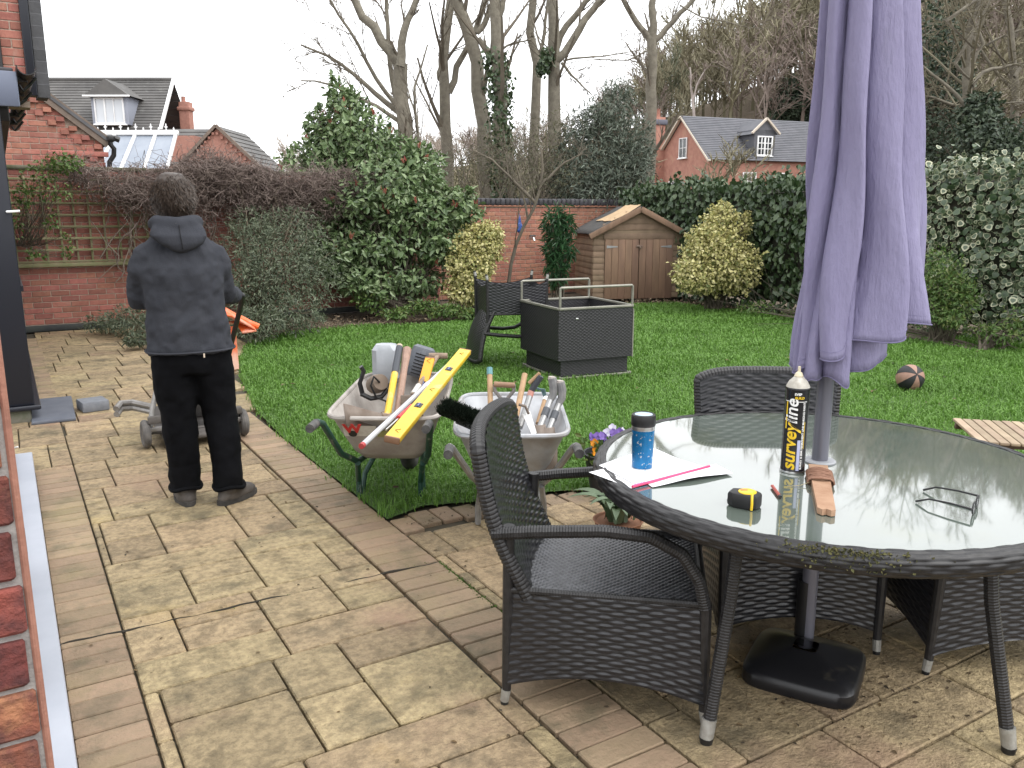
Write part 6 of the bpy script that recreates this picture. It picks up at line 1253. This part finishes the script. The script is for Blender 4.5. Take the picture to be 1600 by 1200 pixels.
mb = MB(); mb.tube([(HX+x, y, z) for x, y, z in ((-.075, .085, 1.47), (-.100, .03, 1.515), (-.092, -.045, 1.525), (-.055, -.090, 1.515), (0, -.105, 1.508), (.055, -.090, 1.515), (.092, -.045, 1.525), (.100, .03, 1.515), (.075, .085, 1.47))], [.026, .036, .042, .046, .048, .046, .042, .036, .026], 12)
zloft(mb, [(HX+.01, -.130, 1.372, .015, .02), (HX+.01, -.136, 1.39, .055, .030), (HX+.006, -.134, 1.42, .105, .044), (HX, -.118, 1.46, .140, .056), (HX, -.09, 1.50, .128, .056), (HX, -.05, 1.545, .088, .05)])
skinned('hood', mb, FLEECE, fl, .010, 5, .012, .09)
MB().tube([(HX+.008, -.168, 1.395), (HX+.004, -.180, 1.43), (HX, -.176, 1.47), (HX, -.152, 1.515)], .0022, 5).build('hood_seam', mat('seam_dark', (.010, .010, .012), rough=.9), fl)
hemr = zring(-.035, 0, .862, .224, .164, 48); MB().tube(hemr, .006, 6, closed=True).build('hem', FLEECE, fl)
MB().box((.01, -.168, .845), (.008, .003, .022), bev=.001).build('loose_tag', mat('tag', (.6, .5, .4), rough=.7), fl, 0)
# trousers
mb = MB(); zloft(mb, [(-.03, 0, .74, .170, .128), (-.035, -.005, .80, .190, .142), (-.035, -.005, .88, .190, .138), (-.035, 0, .95, .182, .125)])
for s in (1, -1):
    f0, fa = ft[s]; mb.tube([Vector((s*.090-.035, -.004, .84)), Vector((s*.100-.030, -.004, .70)), Vector((s*.106-.018, .0, .50)), (f0+Vector((s*.108-.01, 0, 0)))*.5+Vector((0, -.008, .28)), f0+Vector((0, .005, .13)), f0+Vector((0, 0, .085))], [.113, .110, .092, .083, .080, .083], 18)
tr_ = skinned('trousers', mb, DENIM, pe, .010, 5, .020, .08)
for s in (1, -1):
    f0, fa = ft[s]; MB().tube([(f0.x+.079*math.cos(t)*1.02, f0.y+.002+.079*math.sin(t), .096+.008*math.sin(3*t)) for t in np.linspace(0, 2*math.pi, 29)[:-1]], .011, 8, closed=True).build('turn_up', DENIM, tr_)
    # boot: upper, sole, heel tab
    bt = bpy.data.objects.new('boot', None)
    mb = MB(); mb.tube([(0, -.005, .115), (0, -.008, .07)], [.058, .060], 16)
    zloft(mb, [(0, .055, .020, .053, .135), (0, .055, .045, .055, .135), (0, .045, .065, .052, .118), (0, .02, .085, .05, .085), (0, -.003, .11, .052, .058)])
    b_ = skinned('boot', mb, BOOT, pe, .008, 5, .008, .05); b_.location = (f0.x, f0.y, 0); b_.rotation_euler = (0, 0, fa)
    sl = MB(); rr_ = [(0+.056*math.copysign(abs(math.cos(t))**.75, math.cos(t))*(1.0 if math.sin(t) > -.2 else .88), .055+.142*math.sin(t)) for t in np.linspace(0, 2*math.pi, 33)[:-1]]; sl.prism(rr_, .0, .026); sl.build('sole', mat('boot_sole', (.03, .028, .026), (.06, .055, .05), rough=.85, scale=20), b_, 30)
    MB().box((0, -.072, .105), (.016, .008, .035), bev=.002).build('heel_tab', BLACK, b_)
# hair: scalp cap plus short strands
mb = MB(); zloft(mb, [(HX, HY-.034, 1.545, .050, .052), (HX, HY-.022, 1.58, .066, .076), (HX, HY-.016, 1.63, .084, .094), (HX, HY-.008, 1.69, .092, .106), (HX, HY-.002, 1.735, .082, .096), (HX, HY, 1.768, .056, .072), (HX, HY, 1.780, .022, .033)])
hr = skinned('hair', mb, HAIR, pe, .008, 4, .012, .04)
n = 11000; q = rdir(n); q = q[(q[:, 2] > -.72) & ((q[:, 1] < .55) | (q[:, 2] > .3))]; n = len(q); C_ = np.array([HX, HY-.010, 1.668]); B0 = C_+q*np.array([.094, .109, .108])
D_ = unit(q*.25+np.array([.10, -.12, -.75])+rng.normal(0, .22, (n, 3))); L_ = rng.uniform(.022, .048, n)[:, None]; P = np.stack([B0-q*.006, B0+D_*L_*.5+q*.004, B0+D_*L_], 1)
V, F = np_tubes(P, np.array([.0016, .0013, .0005])[None]*np.ones((n, 1)), 3); mesh_np('hair_strands', V, F, HAIR, hr, kind='stuff')
# ---------------------------------------------------------------- garden shed
SHW = mat('shed_wood', (.235, .145, .095), (.165, .102, .068), rough=.8, scale=5, stretch=(2, 2, .35), objrand=.16, bump=.3, bscale=30, bdist=.004)
SHB = mat('shed_board', (.25, .175, .115), (.17, .118, .078), rough=.8, scale=4, objrand=.16, bump=.3, bscale=30, bdist=.004)
FELT = mat('roof_felt', (.045, .045, .045), (.075, .07, .065), rough=.9, scale=8)
sh_ = thing('garden_shed', 'small brown wooden garden shed with double doors in the far corner', 'shed', (8.95, 12.0, 0), math.atan2(-.36, .93))
W_, D_s, EZ, PK = 1.66, 1.25, 1.22, 1.64
MB().prism([(.03, .05), (W_-.03, .05), (W_-.03, EZ-.02), (W_/2, PK-.04), (.03, EZ-.02)], -.03, -D_s+.03, M=Matrix(((1, 0, 0, 0), (0, 0, -1, 0), (0, 1, 0, 0), (0, 0, 0, 1)))).build('core', mat('shed_dark', (.05, .03, .02), rough=.9), sh_, 0)
bh = .105
for i in range(12):
    z = .06+bh*i
    if z < EZ-.03:
        MB().box((0, D_s/2, z+bh/2), (.02, D_s, bh+.008), rot=Euler((0, R(7), 0)), bev=.003).build('side_board', SHB, sh_); MB().box((W_, D_s/2, z+bh/2), (.02, D_s, bh+.008), rot=Euler((0, R(-7), 0)), bev=.003).build('side_board', SHB, sh_)
        for x0, x1 in ((.0, .205), (W_-.19, W_)): MB().box(((x0+x1)/2, 0, z+bh/2), (x1-x0, .02, bh+.006), rot=Euler((R(-6), 0, 0)), bev=.003).build('front_board', SHB, sh_)
for i in range(4):
    z = EZ-.06+bh*i; hwid = min((PK-z-.03)/(PK-EZ)*W_/2, W_/2-.03)
    if hwid > .08: MB().box((W_/2, -.004, z+bh/2), (hwid*2-.03, .022, bh+.006), rot=Euler((R(-6), 0, 0)), bev=.003).build('gable_board', SHB, sh_)
MB().box((W_/2, -.022, EZ-.07), (1.30, .03, .10), bev=.004).build('door_head', SHB, sh_)
for k, (x0, x1) in enumerate(((.205, .83), (.84, W_-.19))):
    dr = bpy.data.objects.new('door', MB().box(((x0+x1)/2, -.008, .60), (x1-x0, .012, 1.10)).mesh('door', mat('shed_dark', (0, 0, 0)), 0)); link(dr, sh_)
    nP = 5
    for i in range(nP):
        w2 = (x1-x0)/nP; MB().box((x0+w2*(i+.5), -.024, .60), (w2-.004, .018, 1.11), bev=.003).build('plank', SHW, dr)
    hx = x0+.03 if k == 0 else x1-.03; sg = 1 if k == 0 else -1
    for z in (.97,): MB().prism([(hx, z-.025), (hx+sg*.20, z-.008), (hx+sg*.20, z+.008), (hx, z+.025)] if sg > 0 else [(hx, z+.025), (hx+sg*.20, z+.008), (hx+sg*.20, z-.008), (hx, z-.025)], .034, .038, M=Matrix(((1, 0, 0, 0), (0, 0, -1, 0), (0, 1, 0, 0), (0, 0, 0, 1)))).build('hinge', mat('hinge_grey', (.34, .35, .36) if k == 0 else (.12, .11, .10), rough=.5, metal=.5), dr, 0)
mb = MB().box((.835, -.042, .98), (.11, .012, .035), bev=.003); mb.box((.85, -.05, .955), (.035, .018, .04), bev=.005); mb.build('hasp_and_padlock', mat('rusty_lock', (.16, .10, .07), (.25, .2, .17), rough=.6, metal=.4, scale=20), sh_)
for s in (-1, 1):
    a_ = math.atan2(PK-EZ, W_/2); ov = .10
    e_ = (W_/2+s*(W_/2+ov), 0, EZ-ov*math.tan(a_)); p_ = (W_/2, 0, PK)
    V = [(e_[0], -.10, e_[2]+.03), (p_[0], -.10, p_[2]+.03), (p_[0], D_s+.08, p_[2]+.03), (e_[0], D_s+.08, e_[2]+.03)]
    mb = MB(); rows = [[(e_[0]+(p_[0]-e_[0])*i/6, -.10+(D_s+.18)*j/6, e_[2]+(p_[2]-e_[2])*i/6+.035+rnd.uniform(-.004, .004)) for j in range(7)] for i in range(7)]; rf = mb.grid(rows, flip=s > 0).build('roof_felt', FELT, sh_, 60); rf.modifiers.new('thick', 'SOLIDIFY').thickness = .025
    MB().bar((e_[0], -.115, e_[2]-.02), (p_[0], -.115, p_[2]-.015), .022, .095, up=(0, 0, 1), bev=.003).build('barge_board', SHW, sh_)
    if s < 0:
        rows = [[(e_[0]+(p_[0]-e_[0])*(.42+.6*i/4)+.03*math.sin(2*j+i), -.09+.95*j/6, e_[2]+(p_[2]-e_[2])*(.42+.6*i/4)+.052+.006*math.sin(j*2)) for j in range(7)] for i in range(5)]
        MB().grid(rows).build('bare_patch', mat('bare_ply', (.52, .37, .22), (.42, .29, .17), rough=.8, scale=9), rf, 60)
bag = thing('blue_bag', 'small blue plastic bag hanging on the brick wall left of the shed', 'bag', tuple(at(812, 338, 15.4)))
mb = MB(); zloft(mb, [(0, 0, -.30, .02, .015), (.0, 0, -.27, .055, .03), (0, 0, -.18, .05, .032), (.0, 0, -.08, .028, .02), (0, 0, .0, .012, .01)]); skinned('bag_body', mb, mat('blue_plastic', (.02, .06, .25), (.04, .10, .34), rough=.4, scale=20), bag, .008, 2, .02, .05)
MB().tube([(-.01, 0, 0), (0, .02, .06), (.01, 0, 0)], .004, 6).build('loop', mat('blue_plastic', (0, 0, 0)), bag)
tapo = thing('wall_tap', 'small metal tap fixed to the brick wall left of the shed', 'tap', tuple(at(832, 372, 15.3))); MB().tube([(0, .1, 0), (0, -.04, 0), (0, -.07, -.05)], .02, 8).build('spout', STEEL, tapo); MB().tube([(-.06, 0, .04), (.06, 0, .04)], .015, 8).build('lever', BLACK, tapo)

# ---------------------------------------------------------------- wicker box table upside down on a low frame
FR = mat('olive_metal', (.22, .215, .18), (.28, .27, .23), rough=.45, metal=.4, scale=9)
bxo = thing('wicker_box', 'dark wicker box with metal rails standing on the lawn', 'wicker table', (4.34, 6.33, 0), math.atan2(-.13, .99))
LX, LY = .80, .86
WICK2 = mat('wicker_box_weave', (.020, .019, .022), (.045, .043, .046), rough=.45, scale=12, stretch=(3, 3, 20), ramp=(.45, .75))
def panel(name, a, b, z0, z1, parent, **kw):
    a, b = np.array(a, float), np.array(b, float)
    def S(U, V): xy = a+(b-a)*U[..., None]; return np.concatenate([xy, (z0+(z1-z0)*V)[..., None]], -1)
    V, F = weave(S, float(np.linalg.norm(b-a)), z1-z0, **kw); return mesh_np(name, V, F, WICK2, parent, smooth=True)
kw = dict(w_=.015, p=.022, amp=.0028, ru=4, rv=3)
for a, b in (((0, 0), (LX, 0)), ((LX, 0), (LX, LY)), ((LX, LY), (0, LY)), ((0, LY), (0, 0))): panel('woven_side', a, b, .205, .69, bxo, **kw)
for a, b in (((.05, .05), (LX-.02, .05)), ((LX-.02, .05), (LX-.02, LY-.04)), ((LX-.02, LY-.04), (.05, LY-.04)), ((.05, LY-.04), (.05, .05))): panel('lower_side', a, b, .045, .215, bxo, **kw)
MB().box((LX/2, LY/2, .42), (LX-.03, LY-.03, .02)).build('inner_floor', BLACK, bxo, 0)
for a, b in (((0, 0), (LX, 0)), ((LX, 0), (LX, LY)), ((LX, LY), (0, LY)), ((0, LY), (0, 0))): MB().bar((a[0], a[1], .697), (b[0], b[1], .697), .024, .022, bev=.003).build('top_rail', FR, bxo)
for y in (.0, LY):
    MB().tube([(0.012, y, .70), (0.012, y, .885), (.02, y, .892), (LX-.02, y, .892), (LX-.012, y, .885), (LX-.012, y, .70)], .0125, 8).build('leg_loop', FR, bxo)
for a, b in (((.03, .03), (LX, .03)), ((LX, .03), (LX, LY-.02)), ((LX, LY-.02), (.03, LY-.02)), ((.03, LY-.02), (.03, .03))): MB().bar((a[0], a[1], .035), (b[0], b[1], .035), .022, .02, bev=.003).build('base_rail', FR, bxo)
for x, y in ((.03, .03), (LX, .03), (LX, LY-.02), (.03, LY-.02)): MB().box((x, y, .022), (.022, .022, .06), bev=.003).build('foot', FR, bxo)
MB().box((.19, -.004, .60), (.03, .004, .014), bev=.002).build('maker_badge', STEEL, bxo)
for k, (x, y) in enumerate(((LX+.004, .0),)): MB().bar((x, y, .2), (x, y, .665), .012, .012).build('corner_post', FR, bxo)

# ---------------------------------------------------------------- ball and slatted stool
ball = thing('basketball', 'black and tan basketball lying in the grass', 'ball', (6.86, 4.42, .118), 0)
TANB = mat('ball_tan', (.33, .19, .14), (.27, .16, .12), rough=.6, scale=30, bump=.3, bscale=300, bdist=.001); BLKB = mat('ball_black', (.012, .012, .014), (.02, .02, .022), rough=.6, scale=30)
nlo, nla = 64, 32; Mr = Euler((R(62), R(18), R(-38))).to_matrix(); V = []; F = []; mi = []
for i in range(nla+1):
    la = math.pi*(i/nla-.5)
    for j in range(nlo): lo_ = 2*math.pi*j/nlo; V.append(tuple(Mr @ Vector((.12*math.cos(la)*math.cos(lo_), .12*math.cos(la)*math.sin(lo_), .12*math.sin(la)))))
for i in range(nla):
    for j in range(nlo): F.append((i*nlo+j, i*nlo+(j+1) % nlo, (i+1)*nlo+(j+1) % nlo, (i+1)*nlo+j)); mi.append(int(j*8/nlo) % 2)
mb = MB(); mb.v = V; mb.f = F; mb.m = mi; mb.build('ball_skin', [TANB, BLKB], ball, 90)
for k in range(4):
    a = math.pi*k/4; MB().tube([tuple(Mr @ Vector((.1205*math.cos(t)*math.cos(a), .1205*math.cos(t)*math.sin(a), .1205*math.sin(t)))) for t in np.linspace(0, 2*math.pi, 49)[:-1]], .0018, 5, closed=True).build('seam', BLKB, ball)
st_o = thing('slatted_stool', 'low weathered wooden folding table with slats at the right edge', 'folding table', (4.81, 2.80, 0), math.atan2(-.7, .7))
SLW = mat('grey_slat', (.34, .26, .18), (.26, .19, .13), rough=.8, scale=8, objrand=.22, bump=.3, bscale=40, bdist=.003)
sm_ = MB().box((0, -.27, 0), (.046, .54, .016), bev=.003).mesh('slat', SLW)
for i in range(10): inst('slat', sm_, st_o, (.025+.053*i, 0, .35+rnd.uniform(-.001, .001)))
STW = mat('stool_frame', (.075, .045, .03), (.11, .07, .05), rough=.8, scale=10)
for y in (-.07, -.47): MB().bar((0, y, .326), (.53, y, .326), .03, .03, bev=.003).build('rail', STW, st_o)
for y, s in ((-.05, 1), (-.09, -1), (-.45, 1), (-.49, -1)): MB().bar((.265-s*.23, y, .0), (.265+s*.23, y, .325), .018, .035, up=(0, 1, 0), bev=.003).build('leg', STW, st_o)
MB().bar((.265+.2, -.05, .30), (.265+.2, -.49, .30), .02, bev=.002).build('cross_bar', STW, st_o)
